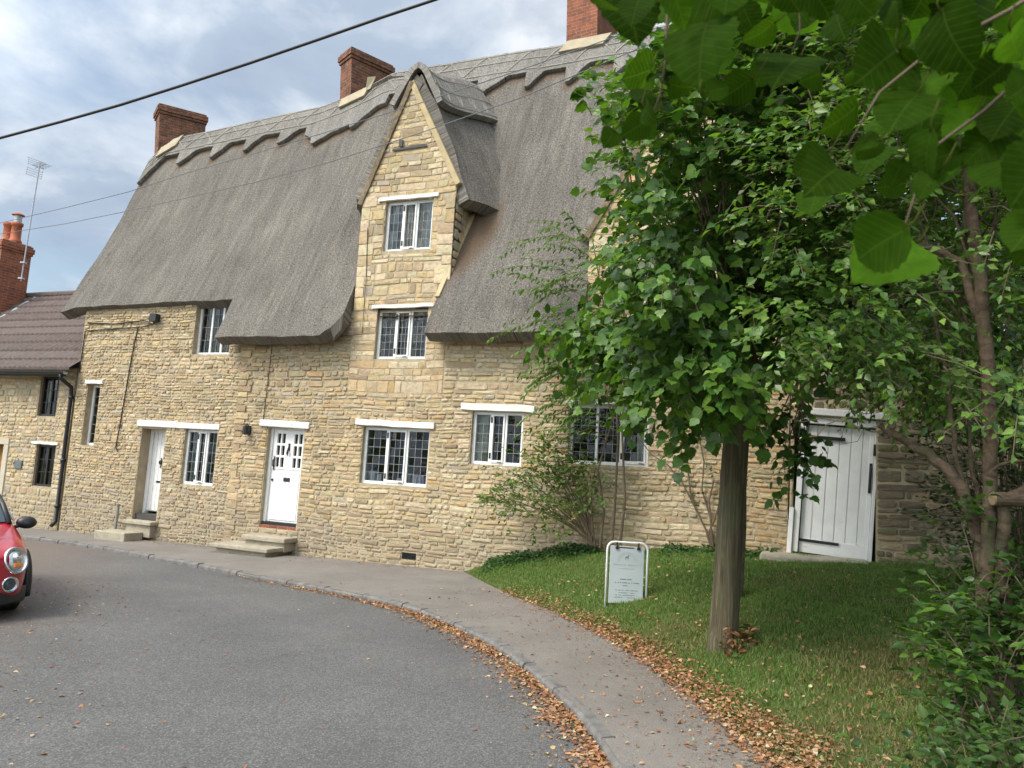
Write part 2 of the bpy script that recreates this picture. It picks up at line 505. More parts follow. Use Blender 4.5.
KERB = spline([(-30, 24.2), (-20, 20.0), (-14.5, 17.65), (-11.6, 16.35), (-9.33, 15.20), (-7.47, 14.17), (-6.07, 13.18), (-4.86, 12.32), (-3.64, 11.39), (-2.16, 10.36),
               (-1.23, 9.57), (-.54, 8.63), (.03, 7.5), (.38, 6.47), (.62, 5.57), (.73, 4.89), (.78, 4.3), (.80, 3.2), (.78, 1.5), (.7, -2), (.5, -9), (.3, -20)], 8)
EDGE_P = [(-.75, 13.2), (-.45, 12.4), (-.32, 11.98), (.14, 10.71), (.75, 9.32), (1.26, 7.88), (1.54, 6.42), (1.66, 5.42), (1.72, 4.5), (1.74, 3.2), (1.7, 1), (1.6, -3), (1.5, -20)]
EDGE = spline(EDGE_P, 8)
_ey = np.array([p[1] for p in EDGE])[::-1]; _ex = np.array([p[0] for p in EDGE])[::-1]
def edge_x(y): return float(np.interp(y, _ey, _ex))
_ky = np.array([p[1] for p in KERB])[::-1]; _kx = np.array([p[0] for p in KERB])[::-1]
def kerb_x(y): return float(np.interp(y, _ky, _kx))

def bank(x, y):
    d = x - edge_x(y)
    if d < 0: return plane(x, y) + .1
    amp = .36 + .32 * smooth(4.5, 9.5, y)
    r = amp * (1 - exp(-d / (1.25 + .5 * smooth(9, 5, y))))
    bump = .018 * sin(x * 5.1 + y * 2.3) + .014 * sin(y * 6.7 - x * 3.1) + .01 * sin(x * 13 + y * 11)
    return plane(x, y) + .104 + r + bump * min(1, d * 3)

def sheet(name, poly, h, mat, kind='structure'):
    """a flat sheet following the ground plane at height h"""
    vs = [Vector((x, y, 0)) for x, y in poly]
    tris = tessellate_polygon([vs])
    m = MB(); m.v = [Vector((p.x, p.y, plane(p.x, p.y) + h)) for p in vs]; m.c = [(1, 1, 1)] * len(vs)
    m.f = [list(t) for t in tris]
    # make every face look up
    for f in m.f:
        a, b, c = (m.v[i] for i in f)
        if (b - a).cross(c - a).z < 0: f.reverse()
    o = m.build(name, mat); o['kind'] = kind
    return o

# ground out to the horizon
m = MB(); R = [0, 8, 20, 40, 80, 160, 400]
ng = 48
m.v.append(Vector((0, 10, plane(0, 10) - .30))); m.c.append((1, 1, 1))
for r in R[1:]:
    for k in range(ng):
        x, y = r * cos(2 * pi * k / ng), 10 + r * sin(2 * pi * k / ng)
        m.v.append(Vector((x, y, plane(x, y) - .30))); m.c.append((1, 1, 1))
for k in range(ng): m.f.append([0, 1 + k, 1 + (k + 1) % ng])
for i in range(len(R) - 2):
    for k in range(ng):
        k2 = (k + 1) % ng; a = 1 + i * ng; b = 1 + (i + 1) * ng
        m.f.append([a + k, b + k, b + k2, a + k2])
tag(m.build('ground', TURF), kind='structure')

LEFTROAD = [(-36, 17), (-26, 13.6), (-19, 11.2), (-13.5, 8.3), (-9.4, 5.0), (-6.9, 1.5), (-5.9, -3), (-5.6, -20)]
from mathutils.bvhtree import BVHTree
def resample(poly, n):
    p = [Vector((x, y, 0)) for x, y in poly]; l = [0]
    for i in range(1, len(p)): l.append(l[-1] + (p[i] - p[i - 1]).length)
    q = np.linspace(0, l[-1], n)
    return np.stack([np.interp(q, l, [a.x for a in p]), np.interp(q, l, [a.y for a in p])], 1)
ka, la = resample(KERB, 110), resample(spline(LEFTROAD, 6), 110)
m = MB(); nf = 20
for i in range(110):
    for j in range(nf + 1):
        f = j / nf; p = ka[i] * (1 - f) + la[i] * f
        m.v.append(Vector((p[0], p[1], plane(p[0], p[1]) + .05 * sin(pi * min(1, f / .8)) - .17 * smooth(.35, .9, f) + .035 * (1 - smooth(0, .22, f))))); m.c.append((1, 1, 1))
for i in range(109):
    for j in range(nf): a = i * (nf + 1) + j; m.f.append([a, a + nf + 1, a + nf + 2, a + 1])
ROADBVH = BVHTree.FromPolygons(m.v, m.f)
tag(m.build('road', ASPHALT, smooth=True), kind='structure')
def road_z(x, y):
    h = ROADBVH.ray_cast(Vector((x, y, 5)), Vector((0, 0, -1)))
    return h[0].z if h[0] is not None else plane(x, y)
verge_poly = LEFTROAD + [(-14, -20), (-16, 0), (-24, 8), (-38, 13)]
sheet('far_verge', verge_poly, .0, TURF)
WALLLINE = [W(2.4, -.1, 0), W(-8.6, -.1, 0), W(-30, -.1, 0)]
pav_poly = [(x, y) for x, y in EDGE[::-1]]
pav_poly = [(x + .25, y) for x, y in pav_poly] + [(p.x, p.y) for p in WALLLINE] + [p for p in KERB]
sheet('pavement', pav_poly, .1, PAVE)

# kerb: real setts, one strip
m = MB()
acc = 0
pts = [Vector((x, y, 0)) for x, y in KERB]
L = [0]
for i in range(1, len(pts)): L.append(L[-1] + (pts[i] - pts[i - 1]).length)
def kerb_at(s):
    x = float(np.interp(s, L, [p.x for p in pts])); y = float(np.interp(s, L, [p.y for p in pts])); return Vector((x, y, 0))
s = 6.0
while s < L[-1] - 8:
    l = random.uniform(.45, .92) if s < 32 else random.uniform(.28, .6)
    a, b = kerb_at(s + .003), kerb_at(s + l - .003)
    d = (b - a).normalized(); n = Vector((d.y, -d.x, 0))       # towards the road
    if n.x > 0: n = -n
    tilt = random.uniform(-.004, .006); o = random.uniform(-.008, .008)
    vs = []
    for p in (a, b):
        for (off, z) in ((.03 + o, -.05), (.024 + o, .080 + tilt), (.008 + o, .099 + tilt), (-.075 + o, .104 + tilt), (-.09 + o, .05)):
            q = p + n * off; vs.append((q.x, q.y, plane(q.x, q.y) + z))
    m.add(vs, [(i, i + 1, i + 6, i + 5) for i in range(4)] + [(0, 1, 2, 3, 4), (9, 8, 7, 6, 5)])
    s += l
tag(m.build('kerb', KERBM, bevel=.006), kind='structure')

# grass bank surface
m = MB()
ys = np.linspace(-6, 13.4, 130); ds = np.concatenate([np.linspace(-.06, 4, 50), np.linspace(4.3, 16, 20)])
for y in ys:
    for d in ds:
        x = edge_x(y) + d
        z = bank(x, y) if d > 0 else plane(x, y) + .09
        m.v.append(Vector((x, y, z))); m.c.append((1, 1, 1))
nd = len(ds)
for i in range(len(ys) - 1):
    for j in range(nd - 1):
        m.f.append([i * nd + j, i * nd + j + 1, (i + 1) * nd + j + 1, (i + 1) * nd + j])
tag(m.build('grass_bank', TURF, smooth=True), kind='structure')

# ------------------------------------------------------------------ masonry
PAL = dict(ochre=(.54, .405, .225), tan=(.46, .36, .22), pale=(.61, .50, .335), brown=(.34, .255, .155), grey=(.40, .35, .27), orange=(.51, .335, .15), dark=(.19, .155, .105), moss=(.17, .155, .085))
def pick(weights):
    k = random.choices(list(weights), list(weights.values()))[0]
    c = PAL[k]; j = random.uniform(.88, 1.10)
    if k not in ('dark', 'moss'): c = tuple(a * .80 + b * .20 for a, b in zip(c, (.53, .43, .285)))
    return tuple(x * j * random.uniform(.96, 1.04) for x in c)

def masonry(name, parent, regions, ulim, zrange, openings, y=0.0, thick=.4, mortar_name=None, back=True, ubreaks=()):
    """regions: list of dict(u0,u1,z0,z1,h=(a,b),w=(a,b),pal). ulim(z)->(ulo,uhi). local frame: x=u, y into the house."""
    u0, u1 = ulim(zrange[0]); z0, z1 = zrange
    us = sorted(set([u0, u1] + [round(a, 4) for o in openings for a in o[:2]] + list(ubreaks)))
    us = [u for u in us if u0 <= u <= u1]
    zs = sorted(set([z0, z1] + [round(a, 4) for o in openings for a in o[2:4]]))
    zs = [z for z in zs if z0 <= z <= z1]
    core = MB()
    for i in range(len(us) - 1):
        for j in range(len(zs) - 1):
            cu, cz = (us[i] + us[i + 1]) / 2, (zs[j] + zs[j + 1]) / 2
            if any(o[0] < cu < o[1] and o[2] < cz < o[3] for o in openings): continue
            core.add([(us[i], y, zs[j]), (us[i + 1], y, zs[j]), (us[i + 1], y, zs[j + 1]), (us[i], y, zs[j + 1])], [(0, 1, 2, 3)])
    if back:
        core.add([(u0, y, z0), (u0, y + thick, z0), (u0, y + thick, z1), (u0, y, z1)], [(0, 1, 2, 3)])
        core.add([(u1, y, z0), (u1, y + thick, z0), (u1, y + thick, z1), (u1, y, z1)], [(3, 2, 1, 0)])
        core.add([(u0, y + thick, z0), (u1, y + thick, z0), (u1, y + thick, z1), (u0, y + thick, z1)], [(3, 2, 1, 0)]) if not openings else None
        core.add([(u0, y, z1), (u1, y, z1), (u1, y + thick, z1), (u0, y + thick, z1)], [(0, 1, 2, 3)])
    for o in openings:      # reveals
        a, b, c, d = o[:4]; dp = o[4] if len(o) > 4 else .3
        core.add([(a, y, c), (a, y + dp, c), (a, y + dp, d), (a, y, d)], [(0, 1, 2, 3)])
        core.add([(b, y, c), (b, y + dp, c), (b, y + dp, d), (b, y, d)], [(3, 2, 1, 0)])
        core.add([(a, y, c), (b, y, c), (b, y + dp, c), (a, y + dp, c)], [(0, 1, 2, 3)])
        core.add([(a, y, d), (b, y, d), (b, y + dp, d), (a, y + dp, d)], [(3, 2, 1, 0)])
    mo = core.build(mortar_name or name, MORTAR, parent)
    st = MB()
    for rg in regions:
        z = rg['z0']
        while z < rg['z1'] - .02:
            h = random.uniform(*rg['h']) * (1.55 if random.random() < .16 else 1)
            if z + h > rg['z1'] - .03: h = rg['z1'] - z
            zc = z + h / 2
            lo, hi = ulim(zc); lo = max(lo, rg['u0']); hi = min(hi, rg['u1'])
            iv = [(lo, hi)] if hi > lo else []
            for o in openings:
                if o[2] - .0 < zc + h * .35 and o[3] > zc - h * .35:
                    nv = []
                    for a, b in iv:
                        if o[1] <= a or o[0] >= b: nv.append((a, b)); continue
                        if o[0] > a: nv.append((a, o[0]))
                        if o[1] < b: nv.append((o[1], b))
                    iv = nv
            for a, b in iv:
                x = a
                while x < b - .015:
                    w = random.uniform(*rg['w']) * random.choice((.55, .8, 1, 1, 1.2, 1.7))
                    if b - (x + w) < rg['w'][0] * .6: w = b - x
                    stone(st, x, x + w, z, z + h, rg, y)
                    x += w
            z += h
    so_ = st.build('facing_stones', STONE, mo)
    return mo

def stone(mb, a, b, c, d, rg, y):
    g = rg.get('gap', .011)
    def wav(x, zz): return .012 * sin(x * 2.3 + zz * 1.7) + .008 * sin(x * 6.1 + zz * 3.3)
    w, h = b - a, d - c
    if w < .03 or h < .03: return
    p = random.uniform(.003, rg.get('prot', .026) * .8)
    col = pick(rg['pal'](a, c) if callable(rg['pal']) else rg['pal'])
    # eight-point irregular outline
    j = min(w, h) * rg.get('jit', .14)
    cx = min(w, h) * random.uniform(*rg.get('chamf', (.12, .28)))
    r = lambda k=1.0: random.uniform(-j, j) * k
    x0, x1, z0, z1 = a + g * random.uniform(.4, 1.2), b - g * random.uniform(.4, 1.2), c + g * random.uniform(.3, 1.1), d - g * random.uniform(.3, 1.1)
    out = [(x0 + cx, z0 + abs(r(.4))), (x1 - cx, z0 + abs(r(.4))), (x1 - abs(r(.4)), z0 + cx), (x1 - abs(r(.4)), z1 - cx),
           (x1 - cx, z1 - abs(r(.6))), (x0 + cx, z1 - abs(r(.6))), (x0 + abs(r(.4)), z1 - cx), (x0 + abs(r(.4)), z0 + cx)]
    mx, mz = (a + b) / 2, (c + d) / 2
    ins = min(w, h) * rg.get('ins', .13)
    vs = []
    for (x, z) in out: vs.append((x, y + .004, z + wav(x, z)))
    for (x, z) in out:
        dx, dz = mx - x, mz - z; l = sqrt(dx * dx + dz * dz) + 1e-6
        k = ins / l * random.uniform(.7, 1.3)
        xx, z2 = x + dx * k, z + dz * k
        vs.append((xx, y - p + random.uniform(-.004, .004), z2 + wav(x, z)))
    vs.append((mx + r(), y - p - random.uniform(.0, .008), mz + r() + wav(mx, mz)))
    fs = [(i, (i + 1) % 8, 8 + (i + 1) % 8, 8 + i) for i in range(8)] + [(8 + i, 8 + (i + 1) % 8, 16) for i in range(8)]
    mb.add(vs, fs, col)

# ------------------------------------------------------------------ windows and doors
def casement_window(parent, u0, u1, z0, z1, lights, grid, opening=None, depth=.08, frame_mat=None, fw=.055, lintel=None, sill=True,
                    room=True, curtain=None, lead_mat=None, bars=.006, y0=0.0, tilt=0.0, label=None):
    fm = frame_mat or WHITE
    y = y0 + depth
    f = MB()
    f.box(u0, u0 + fw, y, y + .07, z0, z1); f.box(u1 - fw, u1, y, y + .07, z0, z1)
    f.box(u0 + fw, u1 - fw, y + .001, y + .069, z1 - fw, z1); f.box(u0 + fw, u1 - fw, y + .001, y + .069, z0, z0 + fw)
    iu0, iu1, iz0, iz1 = u0 + fw, u1 - fw, z0 + fw, z1 - fw
    lw = (iu1 - iu0) / lights
    for k in range(1, lights):
        x = iu0 + lw * k
        f.box(x - .022, x + .022, y + .002, y + .068, iz0, iz1)
    win = f.build('window', fm, parent, bevel=.004)
    if label: win['label'] = label
    g = MB(); ld = MB()
    for k in range(lights):
        a = iu0 + lw * k + (.022 if k else 0); b = iu0 + lw * (k + 1) - (.022 if k < lights - 1 else 0)
        if opening is not None and k == opening:
            c = MB(); ft = .03
            c.box(a, a + ft, y - .018, y + .03, iz0 - .015, iz1 + .01); c.box(b - ft, b, y - .018, y + .03, iz0 - .015, iz1 + .01)
            c.box(a + ft, b - ft, y - .017, y + .029, iz1 - ft + .01, iz1 + .01); c.box(a + ft, b - ft, y - .017, y + .029, iz0 - .015, iz0 + ft)
            cas = c.build('casement', fm, win, bevel=.003)
            MB().box(a - .02, a + .012, y - .026, y - .018, iz1 - .14, iz1 - .04).build('hinge', BLACK, win)
            MB().box(a - .02, a + .012, y - .026, y - .018, iz0 + .05, iz0 + .15).build('hinge', BLACK, win)
            MB().box(b - .1, b - .02, y - .03, y - .018, iz0 - .012, iz0 + .002).build('stay', BLACK, win)
            ga, gb, gz0, gz1 = a + ft, b - ft, iz0 + ft, iz1 - ft + .01
        else:
            ga, gb, gz0, gz1 = a, b, iz0, iz1
        yg = y + .03
        # each pane of leaded glass catches the light at a slightly different angle
        nx, nz = grid
        for i in range(nx):
            for j in range(nz):
                p0, p1 = ga + (gb - ga) * i / nx, ga + (gb - ga) * (i + 1) / nx
                q0, q1 = gz0 + (gz1 - gz0) * j / nz, gz0 + (gz1 - gz0) * (j + 1) / nz
                t1, t2 = random.uniform(-.0035, .0035), random.uniform(-.0035, .0035)
                g.add([(p0, yg - t1 - t2, q0), (p1, yg + t1 - t2, q0), (p1, yg + t1 + t2, q1), (p0, yg - t1 + t2, q1)], [(0, 1, 2, 3)])
        for i in range(1, nx):
            x = ga + (gb - ga) * i / nx; ld.box(x - bars / 2, x + bars / 2, yg - .010, yg - .0055, gz0, gz1)
        for j in range(1, nz):
            zc = gz0 + (gz1 - gz0) * j / nz; ld.box(ga, gb, yg - .0115, yg - .0102, zc - bars / 2, zc + bars / 2)
    g.build('glass', GLASS, win)
    ld.build('leading', lead_mat or LEAD, win)
    if sill:
        s = MB().box(u0 - .02, u1 + .02, y - .035, y + .06, z0 - .05, z0 - .002); s.build('sill', fm, win, bevel=.005)
    if lintel:
        a, b, c, d = lintel
        s = MB()
        n = 6
        for i in range(n + 1):
            x = a + (b - a) * i / n; dz = random.uniform(-.008, .008) + tilt * (i / n - .5)
            for (yy, z) in ((y0 - .045, c + dz), (y0 - .045, d + dz), (y0 + .12, d + dz), (y0 + .12, c + dz)):
                s.v.append(Vector((x, yy, z))); s.c.append((1, 1, 1))
        for i in range(n):
            for k in range(4):
                k2 = (k + 1) % 4; s.f.append([i * 4 + k, i * 4 + k2, i * 4 + 4 + k2, i * 4 + 4 + k])
        s.f.append([3, 2, 1, 0]); s.f.append([n * 4 + k for k in range(4)])
        s.build('lintel', CREAMW, win, bevel=.006)
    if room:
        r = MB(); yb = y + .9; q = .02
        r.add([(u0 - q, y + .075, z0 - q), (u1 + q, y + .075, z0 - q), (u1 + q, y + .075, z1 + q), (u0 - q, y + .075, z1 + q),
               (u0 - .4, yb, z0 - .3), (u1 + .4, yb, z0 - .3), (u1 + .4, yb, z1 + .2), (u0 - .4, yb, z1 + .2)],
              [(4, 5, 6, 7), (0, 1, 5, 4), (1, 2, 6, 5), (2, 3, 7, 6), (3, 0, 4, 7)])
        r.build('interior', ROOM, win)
    if curtain:
        for (a, b, col) in curtain:
            cm = MB(); n = 22
            for i in range(n + 1):
                x = a + (b - a) * i / n; yy = y + .13 + .02 * sin(i * 1.9)
                for z in (z0 + .02, z1 - .02): cm.v.append(Vector((x, yy, z))); cm.c.append((1, 1, 1))
            for i in range(n): cm.f.append([2 * i, 2 * i + 2, 2 * i + 3, 2 * i + 1])
            cm.build('curtain', col, win, smooth=True)
    return win

CURT = mat_plain('pale_curtain', (.46, .47, .38), .9, .3, 16)
CURT2 = mat_plain('blue_curtain', (.30, .34, .36), .9, .3, 16)

# ================================================================== THE THATCHED COTTAGE
house = empty('thatched_cottage', W(0, 0, 0), 'long thatched cottage of honey coloured stone with white leaded windows and gabled dormer', 'cottage', rotz=-TH)

U_L, U_R = -8.58, 6.34
win_spec = dict(
    A=(-5.33, -4.35, 3.60, 4.78), slit=(-8.24, -7.85, 1.60, 2.94), B=(-5.27, -4.42, .93, 2.05), C=(-.97, .41, 1.21, 2.24),
    D=(1.21, 2.16, 1.67, 2.58), E=(2.96, 4.28, 1.77, 2.74), F=(-.87, .20, 3.49, 4.43), G=(-.87, .14, 5.53, 6.50))
DOOR1 = (-6.46, -5.80, .12, 2.02); DOOR2 = (-3.13, -2.27, .24, 2.15)
ops = [(a, b, c, d, .32) for (a, b, c, d) in win_spec.values()]
ops += [(*DOOR1, .5), (*DOOR2, .4)]
VENT = (.03, .31, -.04, .07)
ops.append((*VENT, .1))
def lim_main(z):
    return U_L, U_R
streaky = dict(ochre=3, tan=4, pale=1.5, brown=3, grey=2.2)
def pal_left(u, z):
    if z < .9: return dict(tan=3, grey=4, brown=3, pale=1, ochre=1)
    return dict(ochre=4, tan=4, pale=2, brown=2.2, grey=1.2)
def pal_mid(u, z):
    if z < .5: return dict(grey=3, brown=3, tan=2, pale=1)
    if z > 2.3: return dict(ochre=3, tan=3, brown=4, grey=2, orange=.5)
    return dict(ochre=4, tan=3, brown=3, grey=1, pale=1.2, orange=.7)
pal_bay = dict(ochre=4, tan=3, pale=4, orange=.8, brown=.8)
def pal_right(u, z):
    if u > 5.2: return dict(orange=4, ochre=4, tan=2, brown=1.5)
    return dict(pale=6, tan=2.5, ochre=3, grey=.8, orange=.5, brown=.4)
def pal_low(u, z):
    if u < -1.5 + .3 * sin(z * 9): return pal_mid(u, z)
    if u < .7 + .3 * sin(z * 7): return dict(ochre=5, tan=3, pale=2.2, orange=.9, brown=1)
    return pal_right(u, z)
regs = [
    dict(u0=U_L, u1=-3.95, z0=-.65, z1=4.86, h=(.045, .085), w=(.08, .22), pal=pal_left, prot=.03),
    dict(u0=-3.95, u1=U_R, z0=-.6, z1=2.86, h=(.05, .098), w=(.09, .30), pal=pal_low, prot=.028),
    dict(u0=-3.95, u1=-1.38, z0=2.86, z1=4.35, h=(.05, .09), w=(.09, .27), pal=pal_mid, prot=.034),
    dict(u0=-1.38, u1=.60, z0=2.86, z1=4.35, h=(.09, .16), w=(.14, .44), pal=pal_bay, gap=.006, prot=.013, chamf=(.04, .14), jit=.07, ins=.06),
    dict(u0=.60, u1=U_R, z0=2.86, z1=4.35, h=(.055, .105), w=(.12, .38), pal=pal_right, prot=.024),
]
# the left bay sits a little back from the rest
ops_l = [o for o in ops if o[1] < -3.95]; ops_r = [o for o in ops if o[0] > -3.95 and o[2] < 4.6]
wall_l = masonry('front_wall', house, regs[:1], lambda z: (U_L, -3.95), (-.65, 4.9), ops_l, y=.045)
wall_r = masonry('front_wall', house, regs[1:], lambda z: (-3.95, U_R), (-.6, 4.4), ops_r, y=0.0)
# quoins of the step
q = MB(); z = -.4
while z < 4.3:
    h = random.uniform(.09, .17)
    stone(q, -3.962, -3.62 - random.choice((0, .08, .15)), z, z + h, dict(pal=dict(ochre=3, tan=4, brown=2), gap=.006, prot=.03, chamf=(.04, .12), jit=.05, ins=.06), -.012)
    z += h
q.build('quoin', STONE, house)

# end and back walls
b = MB(); b.box(U_L + .02, U_L + .4, .45, 4.4, -.6, 4.9); b.box(U_R - .4, U_R - .01, .41, 4.4, -.6, 4.4); b.box(U_L + .02, U_R - .01, 4.4, 4.7, -.6, 4.6)
b.add([(U_L + .1, .3, 4.8), (U_L + .1, 4.5, 4.8), (U_L - .12, 2.1, 9.1)], [(0, 2, 1)]); b.add([(U_R - .1, .3, 4.3), (U_R - .1, 4.6, 4.3), (U_R - .1, 2.4, 10.2)], [(0, 1, 2)])
b.build('back_wall', MORTAR, house)

# dormer and gable fronts
def gable(uL, uR, zeL, zeR, upk, zpk, z0, openings, rg, cheek=None, coping_mat=None, side_mat=None):
    def lim(z):
        lo = uL if z < zeL else uL + (upk - uL) * (z - zeL) / (zpk - zeL)
        hi = uR if z < zeR else uR - (uR - upk) * (z - zeR) / (zpk - zeR)
        return lo, hi
    rgs = [dict(rg, u0=uL, u1=uR, z0=z0, z1=zpk - .02)]
    # core: rectangle strips with openings, then the triangle
    core = masonry('dormer_wall', house, rgs, lim, (z0, min(zeL, zeR)), openings, y=0, back=False)
    c = MB(); zm = min(zeL, zeR)
    a, b = uL, uR
    vs = [(a, 0, zm), (b, 0, zm), (lim(max(zeL, zeR))[1], 0, max(zeL, zeR)), (upk, 0, zpk), (lim(max(zeL, zeR))[0], 0, max(zeL, zeR))]
    c.add(vs, [(0, 1, 2, 3, 4)])
    # a closed back so the gable has thickness
    c.add([(x, .3, z) for x, _, z in vs], [(4, 3, 2, 1, 0)])
    c.build('gable_backing', MORTAR, core)
    # quoins on both corners
    for (s_, e_) in ((uL - .004, 1), (uR + .004, -1)):
        q = MB(); z = z0 + .02
        while z < zm - .15:
            h = random.uniform(.17, .28)
            w = random.choice((.2, .34))
            stone(q, min(s_, s_ + e_ * w), max(s_, s_ + e_ * w), z, z + h, dict(pal=dict(ochre=4, pale=5, tan=2), gap=.004, prot=.02, chamf=(.02, .06), jit=.03, ins=.04), -.008)
            z += h
        q.build('quoin', STONE, core)
    # raking copings
    for (p, qd, nm, mt) in (((uL - .05, zeL - .1), (upk, zpk + .06), 'coping', side_mat or VERGEWOOD), ((uR + .05, zeR - .1), (upk, zpk + .06), 'coping', coping_mat or COPING)):
        d = Vector((qd[0] - p[0], 0, qd[1] - p[1])); l = d.length; d.normalize(); n = Vector((-d.z, 0, d.x))
        if n.z < 0: n = -n
        cb = MB(); k = 9
        for i in range(k + 1):
            pt = Vector((p[0], 0, p[1])) + d * (l * i / k); jj = random.uniform(-.008, .008)
            for (yy, s) in ((-.05 + jj, -.06), (-.05 + jj, .045), (.10, .045), (.10, -.06)):
                v = pt + n * s; cb.v.append(Vector((v.x, yy, v.z))); cb.c.append((1, 1, 1))
        for i in range(k):
            for e in range(4):
                e2 = (e + 1) % 4; cb.f.append([i * 4 + e, i * 4 + e2, i * 4 + 4 + e2, i * 4 + 4 + e])
        cb.f.append([3, 2, 1, 0]); cb.f.append([k * 4 + e for e in range(4)])
        cb.build(nm, mt, core, bevel=.008)
    return core

bay_rg = dict(h=(.07, .14), w=(.10, .38), pal=dict(ochre=4, tan=3, pale=4, grey=1, brown=1), gap=.006, prot=.018, chamf=(.06, .2), jit=.10, ins=.08)
dorm = gable(-1.40, .60, 6.58, 6.80, -.50, 8.78, 4.4, [(*win_spec['G'], .3), (win_spec['F'][0], win_spec['F'][1], 4.3, 4.43, .3)], bay_rg)
# dormer cheek stones (right side, facing +u)
ck = MB(); z = 4.35
while z < 6.75:
    h = random.uniform(.13, .22)
    ymax = max(.12, min(1.2, (z - 4.1) / 2.25 - .25 + .25))
    x = .02
    while x < ymax:
        w_ = random.uniform(.18, .4)
        t = MB(); stone(t, x, x + w_, z, z + h, dict(pal=dict(ochre=3, tan=3, grey=2, pale=1), gap=.008, prot=.02), 0)
        ck.add([(.60 - p.y, p.x, p.z) for p in t.v], t.f, t.c[0])
        x += w_
    z += h
ck.build('dormer_cheek', STONE, dorm)
ckb = MB(); ckb.box(-1.39, .595, .32, 1.6, 4.4, 6.6)
ckb.build('dormer_core', MORTAR, dorm)
gab2 = gable(3.16, 6.62, 5.64, 5.64, 4.89, 8.62, 4.38, [(4.2, 5.5, 5.2, 6.3, .3)], dict(bay_rg, pal=dict(pale=4, ochre=4, orange=1.5, tan=2)), coping_mat=VERGEWOOD)
b = MB(); b.box(3.18, 6.6, .32, 1.4, 4.4, 5.6); b.build('dormer_core', MORTAR, gab2)

# iron tie across the dormer gable
t = MB(); t.box(-.66, .08, -.035, -.022, 7.50, 7.545, M=Matrix.Rotation(-.02, 4, 'Y')); t.box(-.67, -.59, -.05, -.02, 7.55, 7.68)
t.build('tie_bar', BLACK, dorm)

# windows
w_ = win_spec
casement_window(house, *w_['A'], 3, (2, 4), None, .12, y0=.045, sill=True)
casement_window(house, *w_['slit'], 1, (2, 6), None, .14, y0=.045, lintel=(-8.30, -7.76, 2.95, 3.03))
casement_window(house, *w_['B'], 3, (2, 5), 1, .07, y0=.045, curtain=[(-5.2, -5.0, CURT2)])
casement_window(house, *w_['C'], 3, (3, 6), 1, .08, lintel=(-1.13, .50, 2.25, 2.36), tilt=-.03)
casement_window(house, *w_['D'], 3, (2, 5), 1, .07, lintel=(1.0, 2.36, 2.585, 2.70), tilt=-.02, curtain=[(1.25, 1.45, CURT)])
casement_window(house, *w_['E'], 3, (3, 6), 2, .08, lintel=(2.9, 4.36, 2.745, 2.80), curtain=[(4.05, 4.24, CURT)])
casement_window(house, *w_['F'], 3, (3, 6), 1, .08, lintel=(-.98, .32, 4.435, 4.50), curtain=[(.05, .18, CURT2)])
casement_window(house, *w_['G'], 3, (3, 5), 1, .07, lintel=(-1.02, .26, 6.505, 6.58), curtain=[(-.85, -.68, CURT2), (-.1, .12, CURT2)])
casement_window(dorm, 4.2, 5.5, 5.2, 6.3, 3, (3, 5), 1, .08)

# long lintel over the left door and its window (two timbers)
m = MB(); m.box(-6.60, -5.50, .0, .2, 2.035, 2.17, M=Matrix.Rotation(.004, 4, 'Y')); m.box(-5.495, -4.36, .004, .2, 2.055, 2.17)
m.build('lintel', CREAMW, house, bevel=.012)

# left door: seen at a slant inside its deep recess
d1 = MB(); d1.box(-6.40, -5.84, .33, .38, .30, 1.98)
for k in range(5): d1.box(-6.39 + k * .11, -6.29 + k * .11, .315, .33, .32, 1.96)
door1 = d1.build('door', WHITE, house, bevel=.004)
fr = MB(); fr.box(-6.46, -6.40, .27, .39, .25, 2.02); fr.box(-5.86, -5.80, .27, .39, .25, 2.02); fr.box(-6.40, -5.86, .271, .389, 1.96, 2.02)
fr.build('frame', WHITE, door1, bevel=.004)
k_ = MB(); k_.lathe([(.02, 0), (.045, .015), (.045, .03), (.0, .035)], 14, Matrix.Translation((-6.12, .315, 1.33)) @ Matrix.Rotation(pi / 2, 4, 'X'))
k_.tube([(-6.12, .30, 1.42), (-6.09, .28, 1.36), (-6.09, .28, 1.28), (-6.12, .30, 1.22)], .012, 6)
k_.build('knocker', BLACK, door1)
MB().box(-6.2, -6.02, .306, .3145, .9, .94).build('letter_plate', BLACK, door1)
th = MB(); th.box(-6.46, -5.80, .1, .45, .14, .25); th.build('threshold', mat_plain('dark_threshold', (.06, .055, .05), .8), door1)
rv = MB(); rv.box(-6.468, -6.455, .03, .29, .14, 2.03); rv.build('reveal', REVEAL, door1)

